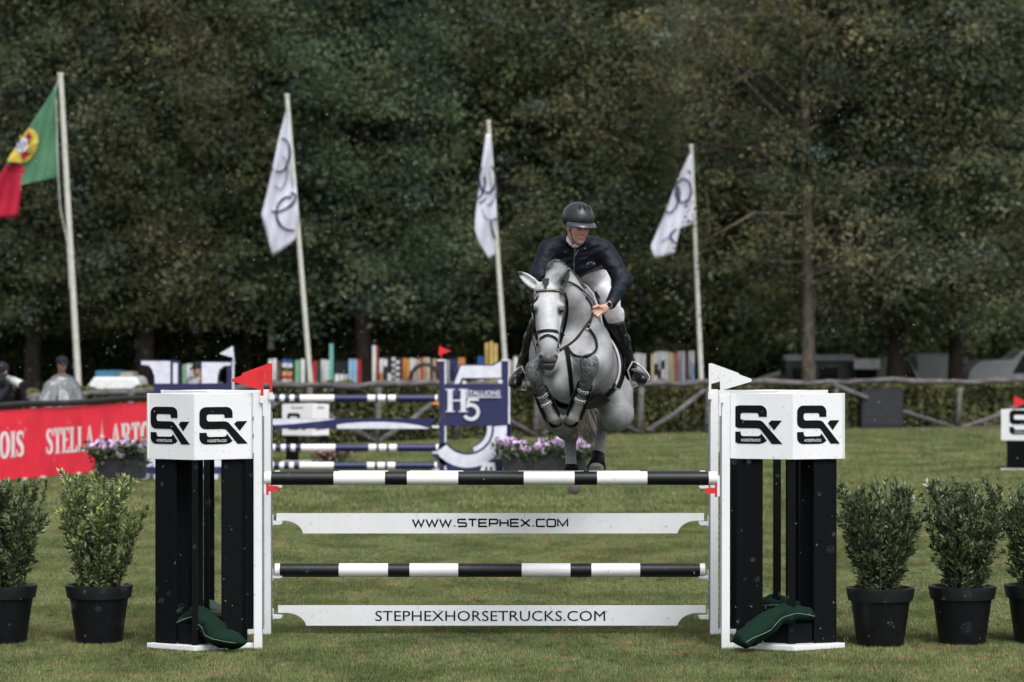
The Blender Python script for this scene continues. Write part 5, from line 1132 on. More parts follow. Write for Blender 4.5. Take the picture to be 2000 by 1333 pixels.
# thighs and hind legs
Cn((1185, 740, 26.45), (1208, 806, 26.22), .22, .125, .08); Cn((1100, 755, 26.45), (1084, 806, 26.22), .21, .135, .08)
Cn((1205, 815, 26.22), (1190, 822, 26.5), .11, .08); Cn((1190, 822, 26.5), (1180, 816, 26.8), .08, .058)
Cn((1180, 816, 26.8), (1174, 850, 26.84), .056, .043, .03); Cn((1174, 850, 26.84), (1169, 885, 26.86), .042, .046, .02); Cn((1169, 885, 26.86), (1166, 903, 26.80), .048, .05, .02); Cn((1166, 903, 26.8), (1165, 914, 26.75), .055, .066, .02)
Cn((1085, 815, 26.2), (1106, 838, 26.45), .12, .085); Cn((1106, 838, 26.45), (1114, 850, 26.72), .075, .058)
Cn((1114, 850, 26.72), (1114, 880, 26.74), .056, .044, .03); Cn((1114, 880, 26.74), (1116, 915, 26.76), .043, .048, .02); Cn((1116, 915, 26.76), (1119, 935, 26.72), .05, .045, .02); Cn((1119, 938, 26.7), (1121, 953, 26.64), .050, .056, .02)
# fore legs
Cn((1085, 705, 25.05), (1046, 722, 24.62), .115, .066, .05); E(1043, 724, 24.54, (.070, .062, .082), .02); Cn((1045, 738, 24.56), (1058, 775, 24.66), .053, .043, .03); Cn((1058, 775, 24.66), (1074, 804, 24.78), .042, .046, .02); E(1080, 812, 24.80, (.056, .05, .058), .025)
Cn((1082, 815, 24.86), (1088, 820, 24.98), .046, .05, .02)
Cn((1150, 712, 25.05), (1151, 710, 24.62), .125, .07, .05); E(1151, 713, 24.52, (.075, .062, .090), .02); Cn((1149, 730, 24.55), (1139, 765, 24.65), .055, .045, .03); Cn((1139, 765, 24.65), (1127, 800, 24.76), .043, .046, .02); E(1120, 811, 24.79, (.058, .05, .058), .025)
Cn((1119, 815, 24.86), (1112, 820, 24.98), .046, .05, .02)
# neck
S.chain([P(1086, 556, 24.9), P(1098, 572, 25.02), P(1114, 606, 25.18), P(1120, 655, 25.28)], [.10, .135, .165, .215], .07)
Cn((1088, 534, 24.98), (1128, 588, 25.38), .085, .10, .06); Cn((1128, 588, 25.38), (1152, 612, 25.7), .10, .13, .08)
# head
E(1068, 578, 24.74, (.098, .11, .12), .04); E(1069, 603, 24.68, (.102, .095, .11), .04)
Cn((1069, 600, 24.66), (1071, 665, 24.50), .088, .073, .03); Cn((1071, 665, 24.50), (1071, 697, 24.44), .068, .056, .03); E(1071, 702, 24.45, (.062, .060, .066), .03); E(1073, 714, 24.50, (.044, .05, .042), .03)
Cn((1070, 618, 24.86), (1073, 690, 24.57), .085, .050, .04); E(1053, 610, 24.88, (.045, .12, .12), .04); E(1088, 610, 24.88, (.045, .12, .12), .04)
E(1045, 597, 24.655, (.036, .045, .022), .035); E(1094, 597, 24.655, (.036, .045, .022), .035)       # brows
E(1045, 606, 24.66, (.030, .045, .026), .015); E(1094, 606, 24.66, (.030, .045, .026), .015)     # eyelids
Cn((1048, 622, 24.66), (1058, 662, 24.56), .028, .02, .04); Cn((1091, 622, 24.66), (1085, 662, 24.56), .028, .02, .04)   # cheek bones
E(1061, 640, 24.55, (.02, .05, .07), .03, sub=True) if False else None
E(1057, 698, 24.41, (.022, .03, .030), .018); E(1085, 698, 24.41, (.022, .03, .030), .018)
E(1056, 700, 24.38, (.013, .034, .026), .005, sub=True); E(1086, 700, 24.38, (.013, .034, .026), .005, sub=True)
E(1072, 709, 24.40, (.055, .03, .004), .008, sub=True)
# ears
def ear(base, tip, nrm, w):
    b, t = P(*base), P(*tip); a = (t-b).normalized(); n = Vector(nrm); n = (n-a*n.dot(a)).normalized(); s_ = a.cross(n); L = (t-b).length
    for i in range(7):
        u = i/6; r = w*math.sin(math.pi*min(.97, .22+.72*u))**.8+.004; q = b.lerp(t, u)
        S.ell(q, (L*.13, r, .013+.012*(1-u)), .02, [a, s_, n])
    for i in range(1, 6):
        u = i/6; r = (w*math.sin(math.pi*min(.97, .22+.72*u))**.8)*.62; q = b.lerp(t, u)+n*.020
        S.ell(q, (L*.12, r, .026), .006, [a, s_, n], sub=True)
ear((1049, 561, 24.72), (1014, 533, 24.74), (-.25, -.9, .25), .042)
ear((1094, 562, 24.74), (1111, 526, 24.76), (.80, -.6, .0), .046)
HV, HF = S.mesh()
def horse_colour(V):
    def near(px, py, d, r): c = np.array(P(px, py, d)); return np.clip(1.6-1.2*np.linalg.norm(V-c, axis=1)/r, 0, 1)[:, None]
    nz = np.array([noise.noise(Vector(v)*6)+.5*noise.noise(Vector(v)*15) for v in V])[:, None]
    C = np.ones((len(V), 3))*np.array([.43, .44, .455]); C *= 1+.16*nz
    body = np.clip((V[:, 1:2]-24.78)/.4, 0, 1); C = C*(1-body*.40)  # coat darker behind the head, body shading put into the colour
    dp = np.array([noise.noise(Vector(v)*13)+.6*noise.noise(Vector(v)*31) for v in V])[:, None]; C = C*(1+(.10+.12*body)*dp)
    dark = np.zeros((len(V), 1))
    for a in ((1043, 724, 24.55, .13), (1151, 713, 24.53, .15), (1054, 765, 24.62, .11), (1142, 760, 24.62, .11), (1048, 745, 24.58, .10), (1147, 742, 24.58, .10)): dark = np.maximum(dark, near(*a)*(.88+.5*np.array([noise.noise(Vector(v)*75) for v in V])[:, None]))
    for a in ((1114, 848, 26.72, .15), (1180, 816, 26.8, .15), (1106, 838, 26.45, .16), (1190, 822, 26.5, .16)): dark = np.maximum(dark, near(*a)*.55)
    for a in ((1057, 703, 24.4, .07), (1087, 703, 24.4, .07), (1072, 716, 24.46, .08), (1072, 700, 24.40, .095)): dark = np.maximum(dark, near(*a)*.78)
    for a in ((1039, 606, 24.68, .062), (1099, 606, 24.69, .066), (1047, 608, 24.62, .035), (1092, 608, 24.62, .038)): dark = np.maximum(dark, near(*a)*.92)
    for a in ((1014, 533, 24.74, .035), (1111, 526, 24.76, .15), (1103, 548, 24.75, .10)): dark = np.maximum(dark, near(*a)*.92)
    dark = np.maximum(dark, near(1089, 519, 24.95, .12)*.55)
    dark = np.clip(dark*(1+.35*nz), 0, .95)
    C = C*(1-dark)+np.array([.028, .029, .033])*dark
    pk = near(1071, 697, 24.38, .014)*.30; C = C*(1-pk)+np.array([.5, .33, .29])*pk
    hoof = near(1121, 958, 26.60, .06); C = C*(1-hoof)+np.array([.36, .32, .27])*hoof
    return C
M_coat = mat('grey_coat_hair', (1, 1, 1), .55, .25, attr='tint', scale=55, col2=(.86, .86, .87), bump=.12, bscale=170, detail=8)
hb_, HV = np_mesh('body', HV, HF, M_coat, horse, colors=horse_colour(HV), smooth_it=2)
BV = BVHTree.FromPolygons([tuple(v) for v in HV], [tuple(f) for f in HF])
CAM = Vector((0, 0, CAMZ))
def onh(px, py, off=.006, bv=None, dflt=24.6):
    d = (P(px, py, 25)-CAM).normalized(); h = (bv or BV).ray_cast(CAM, d)
    if h[0] is None or h[3] > 27: h2 = (bv or BV).find_nearest(P(px, py, dflt)); return h2[0]+h2[1]*off, h2[1]
    return h[0]+h[1]*off, h[1]
M_leather = mat('brown_leather', (.018, .009, .007), .45, .25, var=.3, scale=20); M_bleather = mat('black_leather', (.004, .004, .005), .55, .15); M_boot = mat('wet_boot_leather', (.006, .006, .007), .24, .45); M_steel = mat('steel', (.6, .6, .6), .25, metal=.9)
def dens(pts, n=5):
    out = []
    P4 = [pts[0]]+list(pts)+[pts[-1]]
    for i in range(1, len(P4)-2):
        a, b, c, d = P4[i-1:i+3]
        for q in range(n):
            w = q/n; out.append(tuple(.5*(2*b[j]+(c[j]-a[j])*w+(2*a[j]-5*b[j]+4*c[j]-d[j])*w*w+(3*b[j]-a[j]-3*c[j]+d[j])*w**3) for j in range(len(b))))
    out.append(tuple(pts[-1])); return out
def strap(name, pts, w, m_, parent, off=.006, th=.004, dflt=24.6, free=False):
    """leather strap lying on the horse, flat against the coat"""
    pl = dens(pts); Q = []; 
    for p in pl:
        if free: q = P(*p); Q.append((q, Vector((0, -1, 0))))
        else: Q.append(onh(p[0], p[1], off, dflt=dflt))
    pos = [q[0] for q in Q]; nr = [q[1] for q in Q]
    if not free:
        for _ in range(2): pos = [pos[0]]+[(pos[i-1]+pos[i]*2+pos[i+1])/4 for i in range(1, len(pos)-1)]+[pos[-1]]; nr = [nr[0]]+[(nr[i-1]+nr[i]+nr[i+1]).normalized() for i in range(1, len(nr)-1)]+[nr[-1]]
    V = []; n = len(pos)
    for i in range(n):
        t = (pos[min(i+1, n-1)]-pos[max(i-1, 0)]).normalized(); s_ = nr[i].cross(t).normalized(); u = t.cross(s_)
        V += [pos[i]+s_*w/2-u*th/2, pos[i]+s_*w/2+u*th, pos[i]-s_*w/2+u*th, pos[i]-s_*w/2-u*th/2]
    F = [(4*i+k, 4*i+(k+1) % 4, 4*i+4+(k+1) % 4, 4*i+4+k) for i in range(n-1) for k in range(4)]+[(0, 1, 2, 3), (4*n-1, 4*n-2, 4*n-3, 4*n-4)]
    m = MB(); m.add(V, F); return m.build(name, m_, parent)
# eyes
for px in (1041.5, 1097.5):
    q, nn = onh(px, 607, -.012); m = MB(); m.lathe([(.0001, -.021)]+[(.021*math.cos(math.radians(a)), .021*math.sin(math.radians(a))) for a in range(-75, 90, 15)]+[(.0001, .021)], tuple(q), 16); m.build('eye', mat('horse_eye', (.012, .008, .006), .08, .6), horse, smooth=True)
# bridle
br = strap('browband', [(1036, 572), (1050, 569), (1068, 568), (1086, 568.5), (1102, 572)], .020, M_leather, horse)
strap('browband_piping', [(1037, 571.5), (1050, 568.7), (1068, 567.5), (1086, 568), (1101, 571.5)], .005, mat('piping', (.45, .38, .33), .5), br, off=.011)
strap('cheek_strap', [(1038, 574), (1036, 592), (1037, 614), (1041, 634), (1046, 650), (1050, 664)], .018, M_bleather, horse)
strap('cheek_strap', [(1102, 572), (1107, 590), (1107, 615), (1103, 640), (1098, 660), (1094, 676)], .020, M_bleather, horse, dflt=24.7)
strap('noseband', [(1042, 656), (1048, 651.5), (1056, 648.5), (1069, 647), (1084, 648), (1095, 652), (1101, 658)], .024, M_bleather, horse)
strap('noseband', [(1049, 676), (1054, 664), (1066, 656.5), (1074, 656.5), (1085, 662), (1092, 674)], .018, M_bleather, horse)
for px, py in ((1049, 681), (1094, 682)):
    q, nn = onh(px, py, .02); m = MB(); m.tube([q+Vector((.0*math.cos(a), .026*math.cos(a), .034*math.sin(a))) for a in np.linspace(0, 6.283, 15)], .0045, 6); m.build('bit_ring', M_steel, horse, smooth=True)
# reins to the hands
strap('rein', [(1094, 684, 24.475), (1118, 668, 24.60), (1134, 650, 24.68), (1150, 628, 24.78), (1160, 616, 24.83)], .015, M_leather, horse, free=True)
strap('rein', [(1094, 686, 24.49), (1125, 664, 24.66), (1143, 640, 24.74), (1156, 622, 24.82)], .013, M_bleather, horse, free=True)
strap('rein', [(1047, 684, 24.56), (1040, 660, 24.70), (1042, 620, 24.95), (1058, 596, 25.04)], .009, M_leather, horse, free=True)
strap('rein', [(1160, 612, 24.86), (1156, 590, 25.0), (1140, 572, 25.08), (1120, 556, 25.05), (1096, 548, 24.95)], .012, M_leather, horse, off=.01)
# breastplate and martingale
bp = strap('breast_strap', [(1106, 676), (1110, 700), (1114, 730), (1117, 760), (1118, 778)], .032, M_bleather, horse, dflt=25)
strap('neck_strap', [(1109, 680), (1118, 693), (1134, 699), (1152, 696), (1163, 686), (1165, 672), (1160, 656), (1148, 640)], .019, M_bleather, horse, off=.010, dflt=25)
strap('neck_strap', [(1148, 640), (1152, 626), (1156, 606), (1150, 590), (1142, 580)], .017, M_leather, horse, off=.010, dflt=25)
q, nn = onh(1146, 638, .014); m = MB(); m.tube([q+Vector((.022*math.cos(a), -.004, .022*math.sin(a))) for a in np.linspace(0, 6.283, 15)], .004, 6); m.build('ring', M_steel, bp, smooth=True)
# wraps round the barrel: saddle cloth, flaps, girth, stud guard
AX0, AX1 = P(1118, 705, 25.1), P(1148, 705, 26.5)
def wrap(name, fn, na, nb, off, m_, th=.012, parent=None):
    """fn(u,v) -> (depth along barrel, angle in degrees from image right, counter-clockwise)"""
    V = []
    for i in range(na+1):
        for j in range(nb+1):
            y, a = fn(i/na, j/nb); c = AX0.lerp(AX1, (y-AX0.y)/(AX1.y-AX0.y)); a = math.radians(a); d = Vector((math.cos(a), 0, math.sin(a)))
            h = BV.ray_cast(c+d*.75, -d); p = (h[0] if h[0] is not None and (h[0]-c).length > .15 else c+d*.33); V.append(p+d*off)
    for _ in range(2):
        W = list(V)
        for i in range(1, na):
            for j in range(1, nb): k = i*(nb+1)+j; W[k] = (V[k]*2+V[k-1]+V[k+1]+V[k-nb-1]+V[k+nb+1])/6
        V = W
    F = [(i*(nb+1)+j, i*(nb+1)+j+1, (i+1)*(nb+1)+j+1, (i+1)*(nb+1)+j) for i in range(na) for j in range(nb)]
    m = MB(); m.add(V, F); o = m.build(name, m_, parent, smooth=True); s_ = o.modifiers.new('s', 'SOLIDIFY'); s_.thickness = th; s_.offset = 0
    return o, V
saddle = thing('saddle', 'dark brown leather jumping saddle with white edged cloth on the grey horse', 'saddle', tuple(P(1165, 600, 25.7)))
def cloth_fn(u, v):
    a = 100-135*v; y0 = 25.36+.05*v+.10*max(0, v-.6)**1.5; return y0+(.72-.12*v)*u, a
M_scloth = mat('saddle_cloth', (.035, .035, .04), .8, .15, bump=.3, bscale=60); M_sedge = mat('white_binding', (.72, .72, .74), .6)
o, cv = wrap('saddle_cloth', cloth_fn, 14, 22, .016, M_scloth, .014, saddle)
m = MB(); m.tube([cv[j] for j in range(23)], .011, 6); m.tube([cv[i*23+22] for i in range(15)], .009, 6); m.build('binding', M_sedge, o, smooth=True)
wrap('saddle_cloth', lambda u, v: (cloth_fn(u, v)[0], 180-cloth_fn(u, v)[1]), 14, 22, .016, M_scloth, .014, saddle)
wrap('flap', lambda u, v: (25.44+.02*v+.5*u*(1-.3*v)+.06*math.sin(v*3), 75-88*v), 10, 16, .036, M_leather, .010, saddle)
wrap('flap', lambda u, v: (25.44+.02*v+.5*u*(1-.3*v)+.06*math.sin(v*3), 105+88*v), 10, 16, .036, M_leather, .010, saddle)
m = MB(); a, b = P(1150, 590, 25.55), P(1162, 592, 26.05); m.tube([a, a.lerp(b, .3)-Vector((0, 0, .02)), a.lerp(b, .7)-Vector((0, 0, .015)), b+Vector((0, 0, .04))], [.07, .11, .16, .15], 12, squash=.4); m.build('seat', M_leather, saddle, smooth=True)
gi_ = thing('girth', 'black girth with wide belly guard round the grey horse', 'girth', tuple(P(1120, 790, 25.3)))
wrap('girth_strap', lambda u, v: (25.40+.09*u, -30-25*v), 3, 8, .014, M_bleather, .010, gi_); wrap('girth_strap', lambda u, v: (25.40+.09*u, 210+25*v), 3, 8, .014, M_bleather, .010, gi_)
wrap('belly_guard', lambda u, v: (25.12+.05*math.cos((v-.5)*3.1)*0+.38*u+.10*abs(v-.5)**1.2*(1-u), -50-80*v), 10, 20, .038, M_bleather, .012, gi_)
# tendon boots on the fore legs
M_boot_white = mat('boot_trim', (.55, .57, .6), .5)
def tboot(A, B, r0, r1, side):
    a, b = P(*A), P(*B); ax = (b-a).normalized(); L = (b-a).length; t = None
    m = MB(); s_ = ax.cross(Vector((0, -1, 0))).normalized()
    shell = MB()
    # open fronted shell: back half cylinder
    fr = s_.cross(ax).normalized()
    if fr.y > 0: fr = -fr
    N = 14; V = []
    for i in range(9):
        u = i/8; c = a.lerp(b, u); r = (r0+(r1-r0)*u)*1.10+.004+.006*math.sin(u*3.1)
        for k in range(N+1):
            an = math.radians(48+264*k/N); V.append(c+(fr*math.cos(an)+s_*math.sin(an))*r)
    shell.add(V, [(i*(N+1)+k, i*(N+1)+k+1, (i+1)*(N+1)+k+1, (i+1)*(N+1)+k) for i in range(8) for k in range(N)])
    o = shell.build('tendon_boot', M_bleather, horse, smooth=True); sd_ = o.modifiers.new('s', 'SOLIDIFY'); sd_.thickness = .008; sd_.offset = 1
    for u in (.12, .42):
        c = a.lerp(b, u); r = (r0+(r1-r0)*u)*1.10+.008; m = MB()
        m.tube([c-ax*.011, c+ax*.011], [r, r], 18); st = m.build('boot_strap', M_bleather, o, smooth=True)
        for e in (-.010, .010, 0):
            m = MB(); m.tube([c+ax*(e-.0018), c+ax*(e+.0018)], [r+.0022]*2, 18)
            if e == 0:
                m = MB()
                for k in range(18):
                    an = k*math.pi/9; q = c+(fr*math.cos(an)+s_*math.sin(an))*(r+.001); m.box((q.x-.005, q.y-.005, q.z-.002), (q.x+.005, q.y+.005, q.z+.002))
            o2 = m.build('boot_trim', M_boot_white, o, smooth=False)
            if e == 0: o2['kind'] = 'stuff'
tboot((1055, 762, 24.635), (1078, 814, 24.80), .043, .050, -1); tboot((1143, 752, 24.62), (1122, 812, 24.79), .045, .050, 1)
# shod fore hooves folded up behind the fetlocks
M_hoof = mat('hoof', (.10, .085, .07), .5, .3, var=.4, scale=30)
for px, dx in ((1083, .0), (1117, .0)):
    c = P(px, 822, 24.97); m = MB(); ring_ = []
    m.lathe([(.0001, -.03), (.055, -.028), (.066, .0), (.056, .035), (.046, .05)], (0, 0, 0), 22)
    R_ = Matrix.Rotation(math.radians(100), 3, 'X'); m.v = [tuple(c+R_@Vector(v)) for v in m.v]; o = m.build('hoof', M_hoof, horse, smooth=True)
    m = MB(); m.tube([c+R_@Vector((.064*math.cos(a), .064*math.sin(a), -.030)) for a in np.linspace(0.3, 5.98, 18)], .008, 6); m.build('horseshoe', M_blackrail, o, smooth=True)
# bell boot on the hind leg seen right
m = MB(); a, b = P(1168, 888, 26.86), P(1165, 915, 26.75); m.tube([a+Vector((0, 0, .01)), a.lerp(b, .5), b], [.055, .062, .078], 16); m.build('fetlock_boot', M_bleather, horse, smooth=True)
m = MB(); a = P(1154, 911, 26.695); m.tube([a, a+Vector((.02, -.01, .005)), a+Vector((.06, -.01, .005)), a+Vector((.085, 0, 0))], [.008, .022, .022, .008], 10); m.build('boot_patch', mat('boot_patch', (.4, .36, .34), .6), horse, smooth=True)
m = MB(); m.tube([P(1116, 908, 26.76), P(1116, 922, 26.75)], [.054, .06], 16); m.build('fetlock_boot', M_bleather, horse, smooth=True)
# mane, forelock, tail
rr = random.Random(5); M_mane = mat('mane', (.05, .05, .055), .55, .4, col2=(.22, .22, .23), scale=40); M_tail = mat('tail_hair', (.62, .56, .48), .6, .3, col2=(.25, .22, .2), scale=30, stretch=(4, 4, .5))
m = MB()
for i in range(420):
    u = rr.random()**1.3; RP = [(1074, 528), (1082, 518), (1092, 516), (1101, 524), (1110, 541), (1121, 557), (1132, 571)]; fu = u*5.999; iu = int(fu); px, py = [RP[iu][q]+(RP[iu+1][q]-RP[iu][q])*(fu-iu) for q in (0, 1)]; a = Vector(BV.find_nearest(P(px+rr.uniform(-3, 3), py+rr.uniform(-1, 5), 24.93+.3*u))[0]); dr = Vector((rr.gauss(.15, .3), rr.gauss(-.15, .3), rr.gauss(.8, .2))).normalized(); L = rr.uniform(.02, .045)*(1-.5*u)
    m.tube([a, a+dr*L*.6, a+dr*L+Vector((.012, 0, -.006))], [.004, .003, .001], 4)
o = m.build('mane', M_mane, horse); o['kind'] = 'stuff'
m = MB()
for i in range(120):
    a = P(1067+rr.uniform(-4, 4), 543+rr.uniform(-2, 2), 24.70); a = BV.find_nearest(a)[0]; pts = [a]
    for k in range(1, 5):
        q, nn = onh(1066+rr.uniform(-1.5, 1.5)+(rr.uniform(-4, 4) if k < 3 else 0), 543+k*(6.0 if i % 3 else 4.2), .012+.004*rr.random(), dflt=24.62); pts.append(q)
    m.tube(pts, [.004, .006, .005, .003, .001], 4)
o = m.build('forelock', mat('forelock', (.025, .025, .028), .5), horse); o['kind'] = 'stuff'
m = MB()
for i in range(320):
    a = P(1143+rr.uniform(-6, 6), 735+rr.uniform(-8, 8), 26.85+rr.uniform(0, .06)); e = rr.gauss(0, 1); b = P(1139+e*5, 795, 26.98+rr.uniform(-.05, .06)); c = P(1142+e*8.5+4, 835+rr.uniform(-5, 5), 27.02+rr.uniform(-.06, .06)); d = P(1153+e*9+rr.uniform(-4, 6), 862+rr.uniform(-16, 8), 27.02)
    m.tube([a, b, c, d], [.006, .006, .004, .001], 4)
o = m.build('tail', M_tail, horse); o['kind'] = 'stuff'
# ================================================================ THE RIDER
rider = thing('person', 'rider in dark helmet, navy rain jacket and white breeches leaning forward over the jumping horse', 'person', tuple(P(1150, 560, 25.7)))
f_ = Vector((.38, -.88, -.20)).normalized(); r_ = Vector((.90, .43, -.02)); r_ = (r_-f_*r_.dot(f_)).normalized(); u_ = r_.cross(f_).normalized()
if u_.z < 0: u_ = -u_
HC = P(1128.5, 443, 25.08)
def hl(r, f, u): return HC+r_*r+f_*f+u_*u
HAX = [r_, f_, u_]
S = SDF((P(990, 500, 25).x, 24.6, 1.85), (P(1285, 500, 25).x, 26.1, 3.6), .0054)
B = S
B.ell(HC, (.073, .092, .115), .02, HAX); B.ell(hl(0, .035, -.075), (.056, .055, .058), .03, HAX); B.ell(hl(0, .072, -.108), (.026, .022, .020), .02, HAX)
B.ell(hl(0, .075, -.02), (.052, .02, .05), .02, HAX); B.cone(hl(0, .090, .005), hl(0, .114, -.036), .009, .012, .012); B.ell(hl(-.012, .103, -.040), (.008, .01, .007), .006, HAX); B.ell(hl(.012, .103, -.040), (.008, .01, .007), .006, HAX)
for e in (-1, 1):
    B.ell(hl(.029*e, .094, -.002), (.017, .010, .010), .008, HAX, sub=True); B.ell(hl(.028*e, .084, -.003), (.013, .010, .009), .004, HAX)
    B.ell(hl(.03*e, .091, .016), (.020, .008, .005), .008, HAX); B.ell(hl(.042*e, .062, -.040), (.018, .018, .022), .02, HAX)
    B.ell(hl(.077*e, -.005, -.012), (.010, .022, .032), .006, HAX)
B.ell(hl(0, .097, -.068), (.023, .009, .005), .005, HAX); B.ell(hl(0, .095, -.079), (.020, .009, .006), .005, HAX); B.ell(hl(0, .107, -.0735), (.019, .008, .0025), .003, HAX, sub=True)
B.cone(hl(0, -.02, -.08), P(1122, 474, 25.24), .058, .065, .03)
# trunk, arms and legs under the clothes (one continuous body)
B.ell(P(1124, 500, 25.35), (.19, .12, .15), .05); B.cone(P(1126, 505, 25.40), P(1150, 562, 25.82), .11, .11, .05)
AR = [P(1176, 495, 25.29), P(1218, 552, 25.16), P(1192, 594, 24.96)]; AL = [P(1075, 493, 25.27), P(1052, 545, 25.12), P(1066, 590, 25.06)]
B.chain(AR, [.046, .042, .029], .03); B.chain(AL, [.046, .042, .029], .03)
KR, KL = P(1200, 614, 25.38), P(1058, 612, 25.42); HR, HL_ = P(1160, 562, 25.76), P(1128, 566, 25.76)
ANR, ANL = P(1234, 728, 25.62), P(1021, 718, 25.62); TOR, TOL = P(1253, 740, 25.38), P(1007, 748, 25.38)
B.chain([HR, KR, ANR], [.085, .055, .035], .04); B.chain([HL_, KL, ANL], [.085, .055, .035], .04); B.cone(ANR, TOR, .03, .03, .02); B.cone(ANL, TOL, .03, .03, .02)
# the visible hand: palm, four bent fingers, thumb
W_ = P(1188, 598, 24.94); PMc = P(1175, 605, 24.885)
B.cone(W_, P(1179, 603, 24.90), .028, .030, .02); B.cone(P(1180, 601, 24.895), P(1170, 602, 24.865), .026, .020, .015); B.cone(P(1181, 607, 24.90), P(1172, 611, 24.87), .026, .019, .015)
for i, (k1, k2, tp) in enumerate((((1166, 599), (1159, 604), (1160, 611)), ((1167, 604), (1159, 609), (1161, 616)), ((1169, 609), (1162, 614), (1165, 620)), ((1172, 613), (1167, 618), (1170, 622)))):
    B.chain([P(*k1, 24.858), P(*k2, 24.838), P(*tp, 24.862)], [.0125, .0110, .0095], .003)
B.chain([P(1176, 601, 24.872), P(1167, 598, 24.838), P(1159, 601, 24.825)], [.015, .013, .010], .008)
# hidden hand, on the other rein
B.ell(P(1062, 594, 25.05), (.035, .045, .04), .02)
for i in range(4): B.chain([P(1058-i*.5, 590+i*4, 25.02), P(1054, 592+i*4, 24.99), P(1058, 596+i*4, 24.98)], [.012, .011, .01], .006)
B.chain([P(1066, 590, 25.03), P(1062, 588, 24.99), P(1058, 589, 24.97)], [.014, .012, .01], .008)
V, F = B.mesh()
def skin_col(V):
    C = np.ones((len(V), 3)); D_ = V-np.array(HC); R3, F3, U3 = D_@np.array(r_), D_@np.array(f_), D_@np.array(u_)
    def g_(r, f, u, s): return np.exp(-((R3-r)**2+(F3-f)**2+(U3-u)**2)/(2*s*s))[:, None]
    lips = np.exp(-((R3/.02)**2+((U3+.073)/.008)**2))[:, None]*(F3 > .085)[:, None]; C = C*(1-lips*.75)+np.array([.75, .42, .42])*lips*.75
    for e in (-1, 1):
        ey = g_(.028*e, .092, -.003, .009); C = C*(1-ey*.9)+np.array([.1, .08, .08])*ey*.9
        bw = np.exp(-(((R3-.03*e)/.02)**2+((U3-.018)/.005)**2))[:, None]*(F3 > .07)[:, None]; C = C*(1-bw*.7)+np.array([.2, .15, .12])*bw*.7
    rosy = g_(0, .11, -.035, .018)+g_(.045, .08, -.04, .02)+g_(-.045, .08, -.04, .02); C = C*(1-.25*np.clip(rosy, 0, 1)*np.array([0, 1, .9]))
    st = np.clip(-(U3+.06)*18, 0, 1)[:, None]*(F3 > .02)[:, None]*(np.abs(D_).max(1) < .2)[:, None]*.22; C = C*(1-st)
    return C
M_rskin = mat('rider_skin', (.52, .31, .245), .45, .4, var=.08, scale=40, attr='tint', bump=.05, bscale=200)
body, V = np_mesh('body', V, F, M_rskin, rider, colors=skin_col(V), smooth_it=1)
# jacket
S = SDF((P(1015, 500, 25).x, 24.75, 2.55), (P(1255, 500, 25).x, 26.15, 3.42), .0062)
S.ell(P(1122, 503, 25.34), (.235, .155, .165), .06); S.ell(P(1092, 482, 25.27), (.098, .10, .078), .06); S.ell(P(1158, 483, 25.27), (.098, .10, .078), .06)
S.cone(P(1124, 505, 25.38), P(1142, 540, 25.66), .185, .165, .06); S.cone(P(1142, 540, 25.66), P(1152, 556, 25.9), .16, .15, .05)
S.cut(np.array(P(1124, 547, 25.4)), np.array([.42, -.12, -.90]))
S.chain([P(1181, 490, 25.26), P(1217, 549, 25.16), P(1193, 593, 24.975)], [.078, .068, .044], .05); S.chain([P(1070, 489, 25.24), P(1053, 541, 25.12), P(1070, 588, 25.06)], [.078, .070, .046], .05)
S.cone(P(1122, 466, 25.19), P(1122, 476, 25.26), .082, .11, .04)
S.cone(P(1124, 462, 25.06), P(1123, 470, 25.20), .045, .06, .015, sub=True)
S.cut(np.array(P(1127, 460, 25.1)), np.array([0.05, -.35, .94]))
V, F = S.mesh()
def folds(V, amp):
    out = V.copy(); axR = np.array(AR[1]); axL = np.array(AL[1])
    for i, v in enumerate(V):
        p = Vector(v); n1 = noise.noise(Vector((p.x*5+p.z*7, p.y*6, p.z*15-p.x*9))); n2 = noise.noise(Vector((p.x*11, p.y*12, p.z*24+4)));
        n3 = noise.noise(Vector((p.x*22+p.z*16, p.y*20, p.z*30-p.x*20)))
        out[i, 2] += amp*(.9*n1); out[i, 0] += amp*(.5*n2+.5*n1); out[i, 1] += amp*(1.5*(abs(n1)-.3)+.9*(abs(n2)-.3)+.6*n3)
    return out
V = folds(V, .0095)
M_jacket = mat('navy_rain_jacket', (.004, .006, .015), .60, .22, var=.12, scale=14, bump=.14, bscale=45, detail=6)
jk, V = np_mesh('jacket', V, F, M_jacket, rider, smooth_it=2)
BJ = BVHTree.FromPolygons([tuple(v) for v in V], [tuple(f) for f in F])
def onj(px, py, off=.004):
    d = (P(px, py, 25)-CAM).normalized(); h = BJ.ray_cast(CAM, d)
    return (h[0]+h[1]*off) if h[0] is not None else P(px, py, 25.1)
m = MB(); m.tube([onj(a, b) for a, b in dens([(1125, 480), (1122, 500), (1121, 520), (1121, 538)])], .0035, 5); m.build('zip', mat('zip', (.25, .26, .28), .3, metal=.5), jk)
m = MB(); m.tube([onj(a, b) for a, b in dens([(1120, 479), (1122, 489), (1124, 499), (1129, 487)])], .003, 5); m.build('zip_flap', mat('zip', (.25, .26, .28)), jk)
m = MB()
for a, b in (((1146, 515), (1153, 512)), ((1153, 512), (1161, 515)), ((1145, 516.5), (1162, 516))): m.tube([onj(*a, .003), onj(*b, .003)], .0022, 4)
m.build('logo', mat('jacket_logo', (.3, .31, .33), .5), jk)
m = MB(); m.tube([onj(1116, 474, -.004), P(1121, 481, 25.07), P(1127, 480, 25.06), P(1134, 476, 25.07)], [.014, .02, .018, .012], 8, squash=.6); m.build('collar', mat('white_shirt', (.6, .6, .64), .7), rider, smooth=True)
